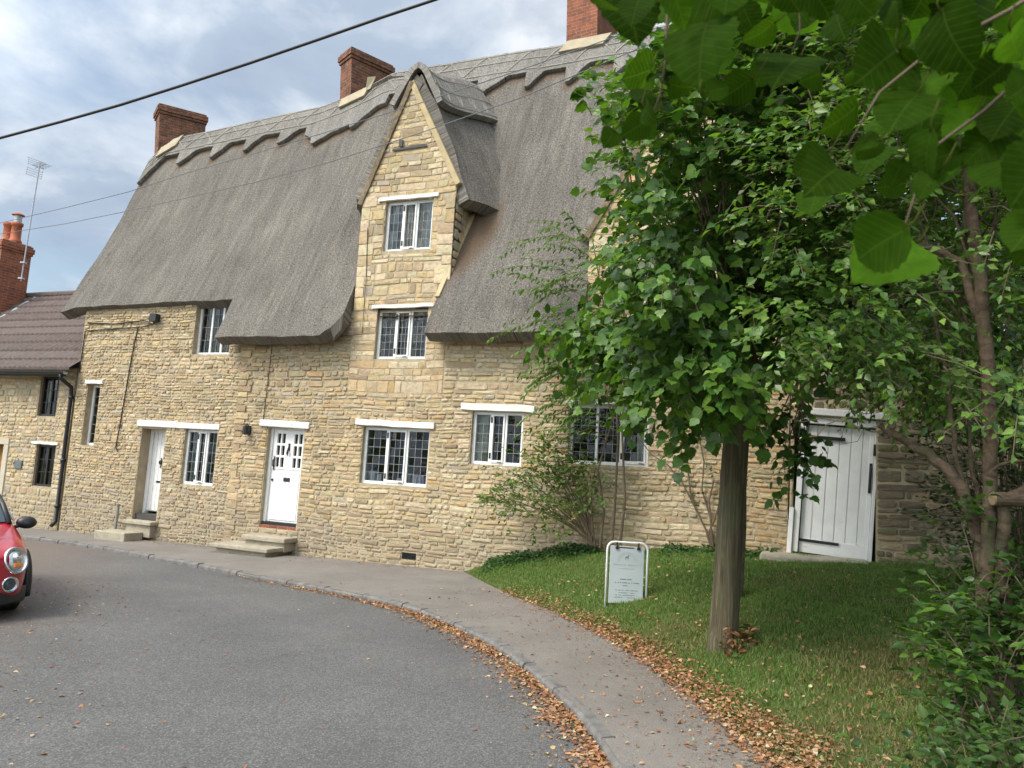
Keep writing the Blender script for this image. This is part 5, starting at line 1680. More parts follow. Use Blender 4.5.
# --- multi-stemmed tree on the right
rb = at(975, 655, 4.9); rb.z = bank(rb.x, rb.y) - .08
rt_ = empty('multi_stemmed_tree', rb, 'multi stemmed tree with bare leaning brown stems and small glossy leaves at the right', 'tree')
POLY_R = [(770, -40), (1080, -40), (1080, 440), (1010, 400), (960, 405), (918, 385), (880, 368), (850, 358), (812, 350), (775, 350), (760, 300), (770, 180)]
cen = fill(POLY_R, 230, 4.5, 7.4, .19)
POLY_R2 = [(760, -40), (1120, -40), (1120, 450), (950, 400), (860, 370), (780, 365)]
cen2 = fill(POLY_R2, 150, 6.6, 9.2, .25)
P, D, N, tw = sprays(cen + cen2, 12, .19, .36, .034, out_from=np.mean(cen, axis=0) + np.array([.3, .6, -.8]), droop=.25)
n = len(P); print('right leaves', n)
ll = rng.uniform(.05, .09, n)
cloud('crown', P, D, N, ll, ll * rng.uniform(.5, .66, n), leafcols(n, [(.07, .15, .024), (.09, .185, .028), (.135, .24, .04), (.05, .115, .022), (.16, .26, .05)]), T_small(), LEAF_GLOSS, rt_, loc=rb)
m = MB()
def stem(pts, rs, mb=m, c=10):
    pts = [at(*p) for p in pts]
    out = []; rr = []
    for i in range(len(pts) - 1):
        for k in range(4):
            t = k / 4; out.append(pts[i].lerp(pts[i + 1], t) + Vector(rng.normal(0, .006, 3))); rr.append(rs[i] + (rs[i + 1] - rs[i]) * t)
    out.append(pts[-1]); rr.append(rs[-1]); mb.tube(out, rr, c)
stem([(978, 660, 4.9), (985, 590, 4.85), (990, 505, 4.8), (991, 430, 4.8), (984, 320, 4.8), (975, 240, 4.85), (966, 170, 4.9), (955, 60, 5.0), (950, -60, 5.1)], [.055, .046, .042, .042, .042, .040, .037, .03, .018])
stem([(1000, 640, 4.8), (1003, 560, 4.8), (1003, 505, 4.75), (1040, 480, 4.7), (1090, 420, 4.6)], [.045, .04, .038, .034, .024])
bs = MB()
stem([(985, 610, 4.9), (978, 540, 4.9), (962, 488, 4.9), (940, 462, 5.0), (915, 446, 5.1), (880, 425, 5.3)], [.036, .038, .040, .036, .032, .022], m)
stem([(1000, 700, 4.7), (980, 640, 4.8), (985, 600, 4.8), (1010, 590, 4.7)], [.024, .03, .034, .036], m)
stem([(975, 545, 4.9), (968, 510, 4.9), (955, 450, 5.0), (948, 380, 5.1), (930, 300, 5.2)], [.02, .018, .016, .014, .008], m)
stem([(992, 600, 5.0), (986, 540, 5.0), (972, 470, 5.1), (968, 420, 5.2)], [.016, .015, .013, .01], m)
stem([(984, 330, 4.8), (960, 262, 4.9), (925, 246, 5.0), (890, 250, 5.1), (850, 262, 5.2)], [.03, .028, .024, .018, .008], m)
stem([(988, 470, 4.8), (1010, 462, 4.7), (1050, 460, 4.6)], [.012, .01, .006], m)
for c in cen[::8]:
    s0 = at(970 + rng.uniform(-4, 4), rng.uniform(40, 330), 4.9); limb(m, s0, Vector(c), .012, .003, .10, 6, 5)
m.v = [v - rb for v in m.v]; tr = m.build('trunk', BARKRED, rt_, smooth=True)
m = MB(); a, b = at(1024, 500, 4.72), at(993, 499, 4.72); m.tube([a - rb, (a + b) / 2 - rb, b - rb], [.048, .046, .044], 14); m.build('sawn_limb', BARKRED, tr)
m = MB(); d_ = (b - a).normalized(); m.tube([b - rb, b + d_ * .006 - rb], [.040, .038], 14); m.build('cut_face', mat_plain('cut_wood', (.22, .155, .09), .8, .2, 20), tr)
t2 = MB()
for t in tw:
    if random.random() < .6: t2.tube([tuple(Vector(p) - rb) for p in t], [.004, .003, .002], 4, caps=False)
for _ in range(40):   # bare dead twigs
    x, y = rng.uniform(820, 1010), rng.uniform(200, 430); p = at(x, y, rng.uniform(4.6, 5.6)); q = p + Vector(rng.normal(0, .22, 3)); limb(t2, p - rb, q - rb, .005, .002, .2, 5, 4)
t2.build('twigs', TWIG, tr)

# --- hanging ivy-like spray in front of the plank door
hb = at(800, 395, 6.2)
cen = [np.array(at(x, y, 6.2 + rng.uniform(-.15, .15))) for x, y in ((786, 410), (797, 425), (806, 440), (790, 452), (800, 465), (812, 452), (780, 440), (785, 480), (798, 410), (770, 425))]
P, D, N, tw = sprays(cen, 4, .07, .20, .05, droop=.9)
n = len(P); ll = rng.uniform(.07, .10, n)
vv = empty('trailing_spray', hb, 'dark trailing leaves hanging down beside the top left corner of the plank door', 'vine')
cloud('leaves', P, D, N, ll, ll * .8, leafcols(n, [(.03, .075, .015), (.045, .10, .02), (.06, .13, .02)]), T_lobed(), LEAF_BROAD, vv, loc=hb)
m = MB()
for c in cen: limb(m, (0, 0, .25), Vector(c) - hb, .008, .003, .1, 6, 5)
m.build('stem', TWIG, vv)

# --- trees beyond the garden wall
def back_tree(name, label, px, py_top, Y, w, pal, n_cl, ll0, gname, trunk_r=.14):
    b_ = at(px, 520, Y); b_.z = -.1
    t = empty(name, b_, label, 'tree', gname)
    hgt = at(px, py_top, Y).z
    cen = []
    while len(cen) < n_cl:
        q = rng.normal(0, 1, 3); q /= np.linalg.norm(q); q *= rng.uniform(.45, 1) ** .5
        cz = hgt * .56; cen.append(np.array([b_.x + q[0] * w, b_.y + q[1] * w * .8, cz + q[2] * hgt * .46]))
    P, D, N, tw = sprays(cen, 14, .42, .7, .075, out_from=np.array([b_.x, b_.y, hgt * .45]))
    n = len(P); ll = rng.uniform(ll0 * .75, ll0 * 1.25, n)
    cloud('crown', P, D, N, ll, ll * .62, leafcols(n, pal), T_small(), LEAF_SOFT, t, loc=b_)
    m = MB(); limb(m, (0, 0, -.2), (0.1, 0, hgt * .6), trunk_r, trunk_r * .5, .03, 8, 10)
    for c in cen[::4]: limb(m, (0.05, 0, hgt * rng.uniform(.2, .5)), Vector(c) - b_, trunk_r * .3, .02, .08, 6, 6)
    m.build('trunk', BARK, t, smooth=True)
back_tree('evergreen_tree', 'dark tree beyond the garden wall, directly above the plank door', 850, -90, 14.5, 2.0, [(.035, .08, .02), (.05, .105, .022), (.07, .14, .03)], 90, .2, 'trees beyond the garden wall')
back_tree('evergreen_tree', 'dark tree beyond the garden wall at the right edge of the picture', 985, -80, 13.2, 2.2, [(.025, .06, .02), (.035, .08, .02), (.05, .10, .025)], 100, .2, 'trees beyond the garden wall')
back_tree('evergreen_tree', 'dark leafy tree beyond the garden wall, just right of the white plank door', 920, -60, 12.6, 1.5, [(.03, .07, .02), (.045, .10, .022), (.06, .125, .03)], 90, .19, 'trees beyond the garden wall')
back_tree('evergreen_tree', 'pale green tall tree rising beyond the roof between pole and plank door', 790, -130, 17.5, 2.0, [(.07, .14, .03), (.09, .18, .035), (.06, .12, .03)], 85, .22, 'trees beyond the garden wall')
def shade_bush(name, label, px, py, Y, rx, rz, n_cl, pal, ll0, tm, gname=None, nsp=9, mat=LEAF_GLOSS, wr=.6):
    b_ = at(px, py, Y); b_.z = bank(b_.x, b_.y) - .03
    t = empty(name, b_, label, 'shrub', gname)
    cen = []
    while len(cen) < n_cl:
        q = rng.uniform(-1, 1, 3); 
        if np.linalg.norm(q * np.array([1, 1, .8])) > 1: continue
        cen.append(np.array([b_.x + q[0] * rx, b_.y + q[1] * rx * .9, b_.z + (q[2] * .5 + .5) * rz]))
    P, D, N, tw = sprays(cen, nsp, rx * .16, .26, .04, out_from=np.array([b_.x, b_.y, b_.z]), droop=.1)
    n = len(P); ll = rng.uniform(ll0 * .7, ll0 * 1.3, n)
    cloud('leaves', P, D, N, ll, ll * wr, leafcols(n, pal), tm, mat, t, loc=b_)
    m = MB()
    for c in cen: limb(m, (rng.uniform(-.12, .12), rng.uniform(-.12, .12), 0), Vector(c) - b_, .010, .003, .10, 6, 5)
    for tt in tw[::2]: m.tube([tuple(Vector(p) - b_) for p in tt], [.003, .0025, .0015], 4, caps=False)
    m.build('stems', TWIG, t)
shade_bush('evergreen_shrub', 'large dark shrub against the wall behind the leaning stems', 1015, 555, 8.2, .95, 3.3, 95, [(.02, .05, .015), (.03, .07, .018), (.04, .09, .02)], .075, T_small(), None, 10)
shade_bush('leafy_shrub', 'light green leafy shrub at the foot of the leaning stems', 1000, 690, 4.35, .44, .95, 30, [(.045, .10, .02), (.06, .13, .025), (.10, .20, .03), (.035, .08, .02)], .075, T_ovate(), None, 6, LEAF_BROAD)
shade_bush('leafy_shrub', 'dark trailing undergrowth shrub in the bottom right corner of the grass', 1005, 790, 3.55, .42, .42, 34, [(.04, .09, .022), (.055, .115, .03), (.08, .15, .035)], .05, T_ovate(), None, 10, LEAF_GLOSS)
shade_bush('leafy_shrub', 'upright green shrub at the right edge beyond the leafy undergrowth', 1030, 640, 4.9, .55, 1.5, 36, [(.03, .075, .018), (.045, .10, .02), (.06, .12, .025)], .07, T_ovate(), None, 9, LEAF_GLOSS)

# --- rose bush against the wall
rbp = W(3.15, .42, 0); rbp.z = bank(rbp.x, rbp.y)
rs = empty('rose_bush', rbp, 'straggling green rose bush with arching bare stems below the leaded window', 'shrub')
def uw(px, py, w): u, z = wall_uz(px, py, w); return W(u, w, z)
m = MB(); cen = []
root_ = uw(592, 545, .4)
for (x, y) in ((505, 490), (520, 505), (535, 470), (545, 500), (555, 470), (560, 490), (575, 480), (590, 475), (530, 485), (515, 480), (550, 515), (575, 505), (565, 462), (540, 455), (500, 498), (548, 445), (590, 500), (580, 460)):
    p = uw(x, y, rng.uniform(.25, .75)); cen.append(np.array(p))
    mid_ = root_.lerp(p, .5) + Vector((0, 0, .12)); m.tube([root_ - rbp + Vector((rng.uniform(-.1, .1), 0, 0)), root_.lerp(mid_, .5) + Vector((0, 0, .05)) - rbp, mid_ - rbp, mid_.lerp(p, .6) + Vector((0, 0, .04)) - rbp, p - rbp], [.013, .011, .009, .007, .004], 6)
P, D, N, tw = sprays(cen, 20, .16, .28, .033, droop=.15)
n = len(P); ll = rng.uniform(.05, .085, n)
cloud('leaves', P, D, N, ll, ll * .6, leafcols(n, [(.095, .165, .035), (.12, .20, .04), (.08, .145, .04), (.16, .22, .06)]), T_small(), LEAF_SOFT, rs, loc=rbp)
for tt in tw[::2]: m.tube([tuple(Vector(p) - rbp) for p in tt], [.004, .003, .002], 4, caps=False)
m.build('stems', TWIG, rs)
fl_ = np.array([uw(x, y, .6) for x, y in ((556, 446), (553, 452), (560, 441), (573, 515), (576, 518), (551, 436), (566, 450), (570, 520))]); k = len(fl_)
cloud('blossom', np.repeat(fl_, 6, 0) + rng.normal(0, .015, (k * 6, 3)), rng.normal(0, 1, (k * 6, 3)), rng.normal(0, 1, (k * 6, 3)), .035, .035, leafcols(k * 6, [(.55, .36, .26), (.50, .42, .12)]), T_ovate(), LEAF_SOFT, rs, loc=rbp)

# --- feathery leaved climber by the corner of the right-hand gable
fbp = W(3.75, .35, 0); fbp.z = bank(fbp.x, fbp.y)
fe = empty('feathery_climber', fbp, 'tall climber with feathery fronds spreading left across the thatch eave', 'climber')
m = MB()
for pts in ([(612, 545, .4), (615, 500, .4), (618, 440, .42), (615, 380, .5), (606, 320, .6), (596, 260, .7), (590, 225, .7)], [(620, 545, .35), (625, 500, .35), (622, 430, .4), (628, 350, .5), (622, 290, .6)], [(600, 548, .45), (604, 510, .45), (598, 470, .5), (612, 420, .5), (600, 360, .6), (585, 310, .7)]):
    P_ = [uw(*p) - fbp for p in pts]; m.tube(P_, [.022 - .0026 * i for i in range(len(P_))], 7)
P, D, N = [], [], []
def frond(a, b, n=15, sag=.12, ll=.075):
    a, b = Vector(a), Vector(b); pts = []
    for i in range(n + 1):
        t = i / n; p = a.lerp(b, t) + Vector((0, 0, sag * 4 * t * (1 - t) * .5 - sag * t * t)); pts.append(p)
    m.tube([p - fbp for p in pts], [.004 - .0025 * i / n for i in range(n + 1)], 4, caps=False)
    for i in range(2, n + 1):
        d = (pts[i] - pts[i - 1]).normalized(); sd = d.cross(Vector((0, 0, 1))).normalized()
        for s_ in (-1, 1):
            P.append(tuple(pts[i])); D.append(tuple(d * .6 + sd * s_ * .8 + Vector((0, 0, -.35 + rng.normal(0, .15))))); N.append(tuple(Vector((0, 0, 1)) + Vector(rng.normal(0, .35, 3))))
for _ in range(95):
    y = rng.uniform(235, 450)
    x0 = 600 + rng.uniform(-18, 25)
    ln = rng.uniform(35, 105) * (1.0 if y < 340 else .75)
    a = uw(x0 + rng.uniform(-30, 5), y, rng.uniform(.5, .9)); ang = rng.uniform(-.45, .5)
    b = uw(x0 - ln * cos(ang), y + ln * sin(ang) * .8 - 8, rng.uniform(.45, 1.2))
    frond(a, b, int(rng.integers(9, 16)))
for (a, b) in (((560, 300), (520, 268)), ((575, 290), (530, 300)), ((590, 262), (545, 222)), ((560, 320), (490, 332)), ((570, 400), (520, 415)), ((580, 370), (530, 382)), ((585, 250), (565, 205))):
    frond(uw(*a, .8), uw(*b, 1.0), 16)
n = len(P); ll = rng.uniform(.085, .14, n)
cloud('fronds', P, D, N, ll, ll * 1.0, leafcols(n, [(.095, .18, .04), (.12, .21, .05), (.08, .16, .04), (.15, .23, .06)]), T_narrow(), LEAF_SOFT, fe, loc=fbp)
m.build('stems', TWIG, fe)

# --- bare climbing stems to the right of the window
cb = W(5.25, .12, 0); cb.z = bank(cb.x, cb.y)
cl_ = empty('bare_climber', cb, 'thin bare climbing stems against the pale wall left of the pole', 'climber')
m = MB()
for pts in ([(712, 552), (706, 530), (694, 505), (682, 482), (668, 465), (652, 455), (640, 440)], [(710, 550), (711, 520), (702, 490), (704, 462), (698, 430)], [(708, 535), (716, 515), (722, 495), (720, 470)], [(694, 505), (690, 490), (688, 470)], [(713, 552), (709, 500), (714, 480)]):
    P_ = [uw(x, y, .08) - cb for x, y in pts]; m.tube(P_, [.016 - .0018 * i for i in range(len(P_))], 6)
m.build('stems', TWIG, cl_)
cen = [np.array(uw(x, y, .15)) for x, y in ((700, 430), (690, 450), (716, 470), (660, 455), (706, 500))]
P, D, N, tw = sprays(cen, 3, .12, .22, .05); n = len(P)
cloud('leaves', P, D, N, .06, .04, leafcols(n, [(.05, .10, .02), (.07, .13, .03)]), T_ovate(), LEAF_SOFT, cl_, loc=cb)

# --- low ground cover along the wall foot
P = []
for _ in range(2600):
    u = rng.choice([rng.uniform(1.7, 3.6), rng.uniform(4.6, 6.2)], p=[.62, .38]); w = abs(rng.normal(0, .22)) + .03
    p = W(u, w, 0); P.append((p.x, p.y, bank(p.x, p.y) + rng.uniform(.01, .13) * (1 - min(1, w / .7))))
n = len(P)
o = cloud('ground_cover', P, rng.normal(0, 1, (n, 3)) * [1, 1, .4], rng.normal(0, .4, (n, 3)) + [0, 0, 1], rng.uniform(.04, .075, n), rng.uniform(.03, .05, n), leafcols(n, [(.045, .11, .035), (.06, .13, .04), (.08, .15, .05)]), T_ovate(), LEAF_SOFT)
tag(o, 'low green leafy ground cover growing along the foot of the wall', 'ground cover', kind='stuff')

# ------------------------------------------------------------------ grass
def in_view(p):
    d = Vector(p) - EYEP; z = d.dot(FW)
    return z > .5 and abs(d.dot(RT) / z) < .78 and abs(d.dot(UP) / z) < .62
P, H = [], []
cnt = 0
NB = 95000
yy = 3.0 + 9.6 * rng.random(NB * 2) ** 1.25
for y in yy:
    d = rng.random() ** 1.15 * 5.2
    if d < .12 and rng.random() < .55: continue
    x = edge_x(y) + d - .03
    # keep off the house
    w = (x - OX) * NX + (y - OY) * NY
    if w < .03: continue
    z = bank(x, y)
    if not in_view((x, y, z)): continue
    patch = sin(x * 2.1 + 1.3 * sin(y * 1.7)) * sin(y * 1.9 + x * .7)
    thin = .45 if (y < 6.2 and patch > .1) else 0
    if rng.random() < thin: continue
    P.append((x, y, z - .004)); H.append(.028 + .03 * rng.random() + .014 * (patch < -.2))
    if len(P) >= NB: break
n = len(P); print('blades', n)
D = rng.normal(0, .45, (n, 3)); D[:, 2] = 1
Nn = rng.normal(0, 1, (n, 3)); Nn[:, 2] = .2
BL = (np.array([(0, -.5, 0), (0, .5, 0), (.55, .34, .06), (.55, -.34, .06), (1, 0, .22)], float), [(0, 1, 2, 3), (3, 2, 4)])
gx_ = np.array([p[0] for p in P]); gy_ = np.array([p[1] for p in P])
dry = (np.sin(gx_ * 1.7 + 2.1) * np.sin(gy_ * 2.3) + rng.normal(0, .5, n) + (6.8 - gy_) * .32) > .35
cg = leafcols(n, [(.12, .215, .045), (.15, .245, .055), (.095, .18, .04), (.19, .26, .08)])
cg[dry] = leafcols(int(dry.sum()), [(.17, .18, .06), (.24, .21, .09), (.13, .16, .05), (.28, .23, .12)])
LEAF_GRASS = mat_leaf('grass_blade', .3, .55, spec=.25)
o = cloud('grass', P, D, Nn, np.array(H), rng.uniform(.006, .010, n), cg, BL, LEAF_GRASS, smooth=False)
tag(o, 'short green grass covering the bank beside the pavement', 'grass', kind='stuff')

# ------------------------------------------------------------------ fallen leaves
P, N, S = [], [], []
def drop(x, y, z, lift=.012, tilt=.35):
    P.append((x, y, z + rng.uniform(.003, lift))); t = rng.normal(0, tilt, 3); t[2] = 1; N.append(t)
# gutter along the kerb
for i in range(7600):
    y = 3.3 + 8.4 * rng.random() ** .9
    x0 = kerb_x(y)
    dens = smooth(12.3, 9.0, y)
    if rng.random() > dens * (.55 + .45 * sin(y * 3.1) ** 2): continue
    off = abs(rng.normal(0, .07 + .10 * rng.random())) + .03
    drop(x0 - off, y, road_z(x0 - off, y), .03 * exp(-off * 8) + .01)
# along the edge of the grass
for i in range(9800):
    y = 3.3 + 7.6 * rng.random()
    x0 = edge_x(y)
    amt = .35 + .65 * smooth(9.6, 7.6, y)
    if rng.random() > amt: continue
    off = rng.normal(-.02, .085 + .075 * smooth(7.5, 5, y))
    if off > .12 and rng.random() < .7: off = -off
    x = x0 - off
    drop(x, y, bank(x, y) if off < 0 else plane(x, y) + .1, .03)
# scattered: over pavement, grass and road
for i in range(420):
    y = rng.uniform(3.3, 11); x = rng.uniform(kerb_x(y) + .1, edge_x(y)); drop(x, y, plane(x, y) + .1)
for i in range(1900):
    y = 3.3 + 7 * rng.random() ** 1.6; x = edge_x(y) + rng.random() ** 1.5 * 3.4; drop(x, y, bank(x, y) + .025, .03, .6)
for i in range(1200):
    y = rng.uniform(2.9, 10.5); x = -1.0 - 3.6 * rng.random() ** .75 - .34 * y + rng.normal(0, .5); drop(x, y, road_z(x, y), .008, .2)
for i in range(90):
    y = rng.uniform(3, 11); x = rng.uniform(-4, kerb_x(y)); drop(x, y, road_z(x, y), .008, .2)
for i in range(260):   # pavement along the wall
    u = rng.uniform(-6, 1.4); w = abs(rng.normal(0, .3)) + .05; p = W(u, w, 0); drop(p.x, p.y, plane(p.x, p.y) + .1)
nbig = len(P)
for i in range(9000):      # crumbs of broken leaf and twig
    k = rng.random()
    if k < .45: y = 2.9 + 8 * rng.random(); x = -1.0 - 3.6 * rng.random() ** .75 - .34 * y + rng.normal(0, .5); drop(x, y, road_z(x, y), .004, .15)
    elif k < .65: y = 3.3 + 8 * rng.random(); x = kerb_x(y) - abs(rng.normal(0, .25)) - .03; drop(x, y, road_z(x, y), .004, .15)
    else: y = 3.3 + 8 * rng.random(); x = edge_x(y) - abs(rng.normal(0, .35)); drop(x, y, plane(x, y) + .1, .004, .15)
n = len(P); print('litter', n)
sz = rng.uniform(.016, .044, n); sz[nbig:] = rng.uniform(.006, .016, n - nbig)
cl = leafcols(n, [(.35, .175, .09), (.29, .13, .07), (.41, .24, .13), (.21, .10, .055), (.46, .30, .18), (.37, .19, .10)], .25)
pale = rng.random(n) < .06; cl[pale] = leafcols(int(pale.sum()), [(.52, .46, .24), (.48, .36, .12), (.5, .45, .33)])
LITTER = mat_leaf('dry_leaf', .12, .75, spec=.15)
D = rng.normal(0, 1, (n, 3)); D[:, 2] *= .2
o = cloud('fallen_leaves', P, D, N, sz, sz * rng.uniform(.4, .8, n), cl, T_ovate(), LITTER)
tag(o, 'drifts of dry brown leaves in the gutter, along the grass edge and over the road', 'fallen leaves', kind='stuff')

# ------------------------------------------------------------------ hazel branch close overhead
hz = Vector((2.6, -.6, 0)); hz.z = bank(hz.x, hz.y) - .05
ht = empty('hazel_tree', hz, 'overhanging hazel branch with large round dark leaves close at the top right', 'tree')
m = MB()
limb(m, (0, 0, 0), (-.2, .3, 2.7), .10, .06, .03, 8, 12)
fork = Vector((-.2, .3, 2.7)) + hz
m.v = [v for v in m.v]
HL = []       # leaf: base point px, tip px, depth, tone
def hl(bx, by, tx, ty, Y, tone=1.0, wf=.85, roll=0.0, dtip=0.0): HL.append((bx, by, tx, ty, Y, tone, wf, roll, dtip))
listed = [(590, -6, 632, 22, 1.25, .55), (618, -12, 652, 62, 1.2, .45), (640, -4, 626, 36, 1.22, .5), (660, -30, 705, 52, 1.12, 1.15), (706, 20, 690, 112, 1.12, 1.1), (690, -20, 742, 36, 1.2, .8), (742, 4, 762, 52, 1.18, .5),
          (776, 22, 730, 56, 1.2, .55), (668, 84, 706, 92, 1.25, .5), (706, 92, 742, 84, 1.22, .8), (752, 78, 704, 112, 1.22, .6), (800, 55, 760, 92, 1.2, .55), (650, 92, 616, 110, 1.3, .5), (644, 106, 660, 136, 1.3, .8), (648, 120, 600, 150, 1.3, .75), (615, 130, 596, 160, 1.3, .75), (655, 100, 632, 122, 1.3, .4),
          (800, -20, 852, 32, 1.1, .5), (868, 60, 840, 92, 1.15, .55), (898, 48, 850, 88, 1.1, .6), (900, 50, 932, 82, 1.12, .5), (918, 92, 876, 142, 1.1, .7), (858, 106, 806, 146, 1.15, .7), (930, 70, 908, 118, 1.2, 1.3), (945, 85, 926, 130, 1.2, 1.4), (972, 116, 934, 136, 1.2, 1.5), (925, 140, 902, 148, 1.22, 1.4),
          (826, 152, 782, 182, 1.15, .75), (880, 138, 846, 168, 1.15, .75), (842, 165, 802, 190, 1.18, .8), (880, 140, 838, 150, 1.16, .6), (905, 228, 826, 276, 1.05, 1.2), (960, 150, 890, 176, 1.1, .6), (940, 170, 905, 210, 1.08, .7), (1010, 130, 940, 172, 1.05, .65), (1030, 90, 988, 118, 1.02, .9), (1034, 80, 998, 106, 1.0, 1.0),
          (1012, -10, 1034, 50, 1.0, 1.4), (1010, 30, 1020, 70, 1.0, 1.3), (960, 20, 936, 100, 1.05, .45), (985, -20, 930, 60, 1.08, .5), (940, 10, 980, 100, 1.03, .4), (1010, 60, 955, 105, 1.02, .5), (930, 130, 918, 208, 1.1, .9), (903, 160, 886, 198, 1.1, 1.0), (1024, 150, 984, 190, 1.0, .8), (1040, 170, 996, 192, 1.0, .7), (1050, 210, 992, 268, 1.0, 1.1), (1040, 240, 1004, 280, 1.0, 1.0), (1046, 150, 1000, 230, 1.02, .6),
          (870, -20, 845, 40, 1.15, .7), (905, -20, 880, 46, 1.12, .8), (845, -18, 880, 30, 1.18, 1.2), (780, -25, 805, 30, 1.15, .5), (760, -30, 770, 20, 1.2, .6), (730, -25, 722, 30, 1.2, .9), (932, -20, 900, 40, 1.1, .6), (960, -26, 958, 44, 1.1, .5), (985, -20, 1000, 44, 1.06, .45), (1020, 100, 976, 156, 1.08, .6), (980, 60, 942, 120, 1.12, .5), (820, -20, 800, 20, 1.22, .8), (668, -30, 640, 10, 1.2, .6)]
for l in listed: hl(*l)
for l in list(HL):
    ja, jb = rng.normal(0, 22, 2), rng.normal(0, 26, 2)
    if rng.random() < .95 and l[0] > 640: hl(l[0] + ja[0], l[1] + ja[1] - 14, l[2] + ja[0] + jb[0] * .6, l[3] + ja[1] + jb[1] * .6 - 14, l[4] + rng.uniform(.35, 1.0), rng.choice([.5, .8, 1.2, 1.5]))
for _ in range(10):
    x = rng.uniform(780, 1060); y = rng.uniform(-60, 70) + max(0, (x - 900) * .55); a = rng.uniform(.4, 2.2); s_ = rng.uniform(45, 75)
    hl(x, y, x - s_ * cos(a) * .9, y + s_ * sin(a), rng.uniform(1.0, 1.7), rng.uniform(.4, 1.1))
# leaf blade: serrated, cupped, with a drawn-out tip
def blade(Lh, wf, cup, rollk):
    nsec = 15; rows = []
    for i in range(nsec + 1):
        t = i / nsec
        wv = .5 * wf * (sin(pi * min(1, t ** .72)) ** .62 if 0 < t < 1 else 0)
        if t > .86: wv *= 1 - .35 * ((t - .86) / .14) ** .8
        wv *= 1 + (.055 if i % 2 else -.03)
        z = -cup * (t - .35) ** 2 * 1.2
        rows.append([(t + (.0 if s_ == 0 else -.035 * abs(s_)), s_ * wv, z + cup * .35 * abs(s_ * wv) ** 1.3 * 2 + .012 * sin(9 * t * pi) * abs(s_)) for s_ in (-1, -.5, 0, .5, 1)])
    return rows
V, Fc, UVs, Cs = [], [], [], []
petioles = MB()
for (bx, by, tx, ty, Y, tone, wf, roll, dtip) in HL:
    Yj = Y + rng.uniform(-.06, .06)
    a = at(bx, by, Yj + rng.uniform(-.04, .04)); b = at(tx, ty, Yj + rng.uniform(-.08, .10))
    b = a + (b - a) * (.70 if Y < 1.3 else .56); d = (b - a); L0 = d.length; d.normalize()
    view = (EYEP - (a + b) / 2).normalized()
    nrm = (view + Vector(rng.normal(0, .42, 3)) + Vector((-.15, .0, .25))).normalized()
    sd = nrm.cross(d).normalized(); nn = d.cross(sd)
    rows = blade(L0, rng.uniform(.84, 1.02), rng.uniform(.1, .55), 0)
    b0 = len(V)
    gcol = np.array([.024, .056, .004]) * (.5 + .8 * tone) * rng.uniform(.8, 1.2) * (1.9 if tone > 1.25 else 1)  # high tones paint a backlit glow into the blade colour
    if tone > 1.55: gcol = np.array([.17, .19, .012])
    for r_ in rows:
        for (u_, v_, z_) in r_:
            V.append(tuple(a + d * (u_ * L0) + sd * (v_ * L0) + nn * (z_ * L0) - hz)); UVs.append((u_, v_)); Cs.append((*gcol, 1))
    nr = len(rows)
    for i in range(nr - 1):
        for j in range(4):
            q_ = b0 + i * 5 + j; Fc.append((q_, q_ + 1, q_ + 6, q_ + 5))
    up_ = a - d * .02 + Vector((.01, 0, .025)); petioles.tube([a + d * .004 - hz, a - d * .012 - hz, up_ - hz], .0013, 5)
b0 = len(V)
for v in petioles.v: V.append(tuple(v)); UVs.append((.0, .3)); Cs.append((.10, .085, .03, 1))
for f in petioles.f: Fc.append([b0 + i for i in f])
me = bpy.data.meshes.new('leaves'); me.from_pydata(V, [], Fc); me.materials.append(LEAF_HAZEL)
ca = me.color_attributes.new('Col', 'FLOAT_COLOR', 'POINT'); ca.data.foreach_set('color', np.array(Cs, np.float32).reshape(-1))
ul = me.uv_layers.new(name='UVMap'); vi = np.zeros(len(me.loops), np.int32); me.loops.foreach_get('vertex_index', vi)
ul.data.foreach_set('uv', np.array(UVs, np.float32)[vi].reshape(-1))
for p in me.polygons: p.use_smooth = True
o = bpy.data.objects.new('leaves', me); COL.objects.link(o); o.parent = ht
twm = MB()
# twigs that carry them, running back to the trunk beside the camera
for pts, r in (([(1180, -160, .9), (1040, -60, 1.05), (900, -20, 1.12), (780, -14, 1.18), (690, -22, 1.2), (600, -20, 1.25)], .007), ([(668, -20, 1.2), (666, 60, 1.24), (660, 96, 1.27), (650, 122, 1.3)], .0028), ([(1120, -60, .95), (1010, 10, 1.02), (930, 52, 1.1), (880, 92, 1.12), (845, 150, 1.15)], .004),
               ([(1120, 0, .95), (1040, 60, 1.0), (985, 110, 1.06), (930, 150, 1.1), (905, 225, 1.06)], .004), ([(1140, 60, .95), (1070, 130, .98), (1040, 200, 1.0)], .004), ([(800, -14, 1.18), (800, 30, 1.2), (792, 52, 1.2)], .0022)):
    P_ = [at(*p) - hz for p in pts]
    (twm if r < .0065 else m).tube(P_, [r * (1 - .6 * i / (len(P_) - 1)) for i in range(len(P_))], 7)
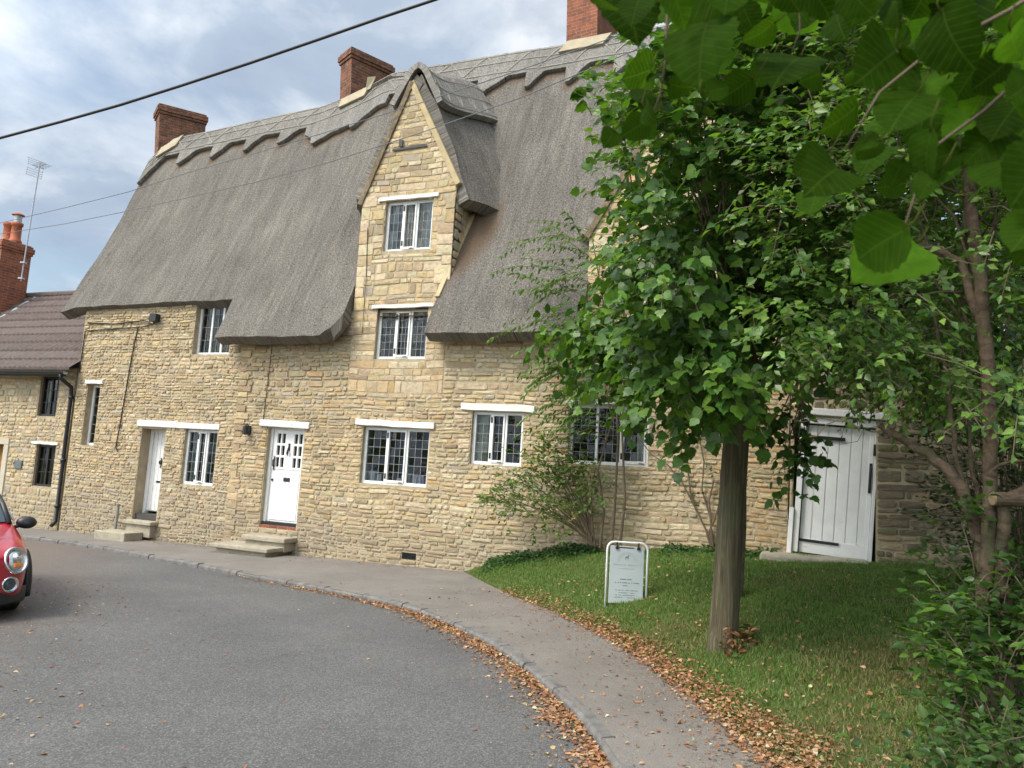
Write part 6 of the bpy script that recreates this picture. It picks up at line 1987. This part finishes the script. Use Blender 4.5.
for q in ((1180, -160, .9), (1120, -60, .95), (1120, 0, .95), (1140, 60, .95)):
    limb(m, fork - hz, at(*q) - hz, .03, .006, .04, 8, 8)
twm.build('twigs', TWIG, ht, smooth=True)
# the rest of its crown, over and behind the camera
cen = [np.array([rng.uniform(-.9, 3.6), rng.uniform(-1.8, 1.6), rng.uniform(3.0, 4.6)]) for _ in range(14)]
cen = [c for c in cen if not in_view(c) and not in_view(c + [0, .4, -.3])]
P, D, N, tw = sprays(cen, 6, .25, .6, .09); n = len(P)
keep = np.array([not in_view(p) for p in P]); P, D, N = P[keep], D[keep], N[keep]; n = len(P)
ll = rng.uniform(.08, .12, n)
cloud('crown', P, D, N, ll, ll * .85, leafcols(n, [(.045, .10, .015), (.06, .12, .018)]), T_ovate(), LEAF_BROAD, ht, loc=hz)
for c in cen[::2]: limb(m, Vector((-.2, .3, 2.6)), Vector(c) - hz, .02, .005, .06, 6, 6)
m.build('trunk', BARK, ht, smooth=True)

# dead fern and dry leaves caught at the foot of the pole
fp = pb + Vector((.10, -.10, .12))
fn = empty('dead_fern', fp, 'tuft of rusty dead fern leaves caught at the foot of the wooden pole', 'fern')
n = 170
a = rng.uniform(-1.9, .6, n); r = np.abs(rng.normal(.09, .05, n)); hgt_ = rng.uniform(-.06, .24, n)
P = np.stack([pb.x + np.cos(a) * (.13 + r), pb.y + np.sin(a) * (.13 + r), fp.z - .06 + np.abs(hgt_)], 1)
D = np.stack([np.cos(a) + rng.normal(0, .6, n), np.sin(a) + rng.normal(0, .6, n), rng.normal(.1, .5, n)], 1)
cloud('fronds', P, D, rng.normal(0, .5, (n, 3)) + [0, 0, .8], rng.uniform(.04, .09, n), rng.uniform(.015, .04, n), leafcols(n, [(.24, .11, .05), (.18, .08, .045), (.30, .16, .08), (.08, .12, .03)]), T_ovate(), LITTER, fn, loc=fp)
m = MB()
for k in range(9):
    an = rng.uniform(-1.8, .4); m.tube([(0, 0, -.14), (cos(an) * .07, sin(an) * .07, .02), (cos(an) * .17, sin(an) * .17, .06)], [.003, .0025, .0015], 4)
m.build('stems', TWIG, fn)
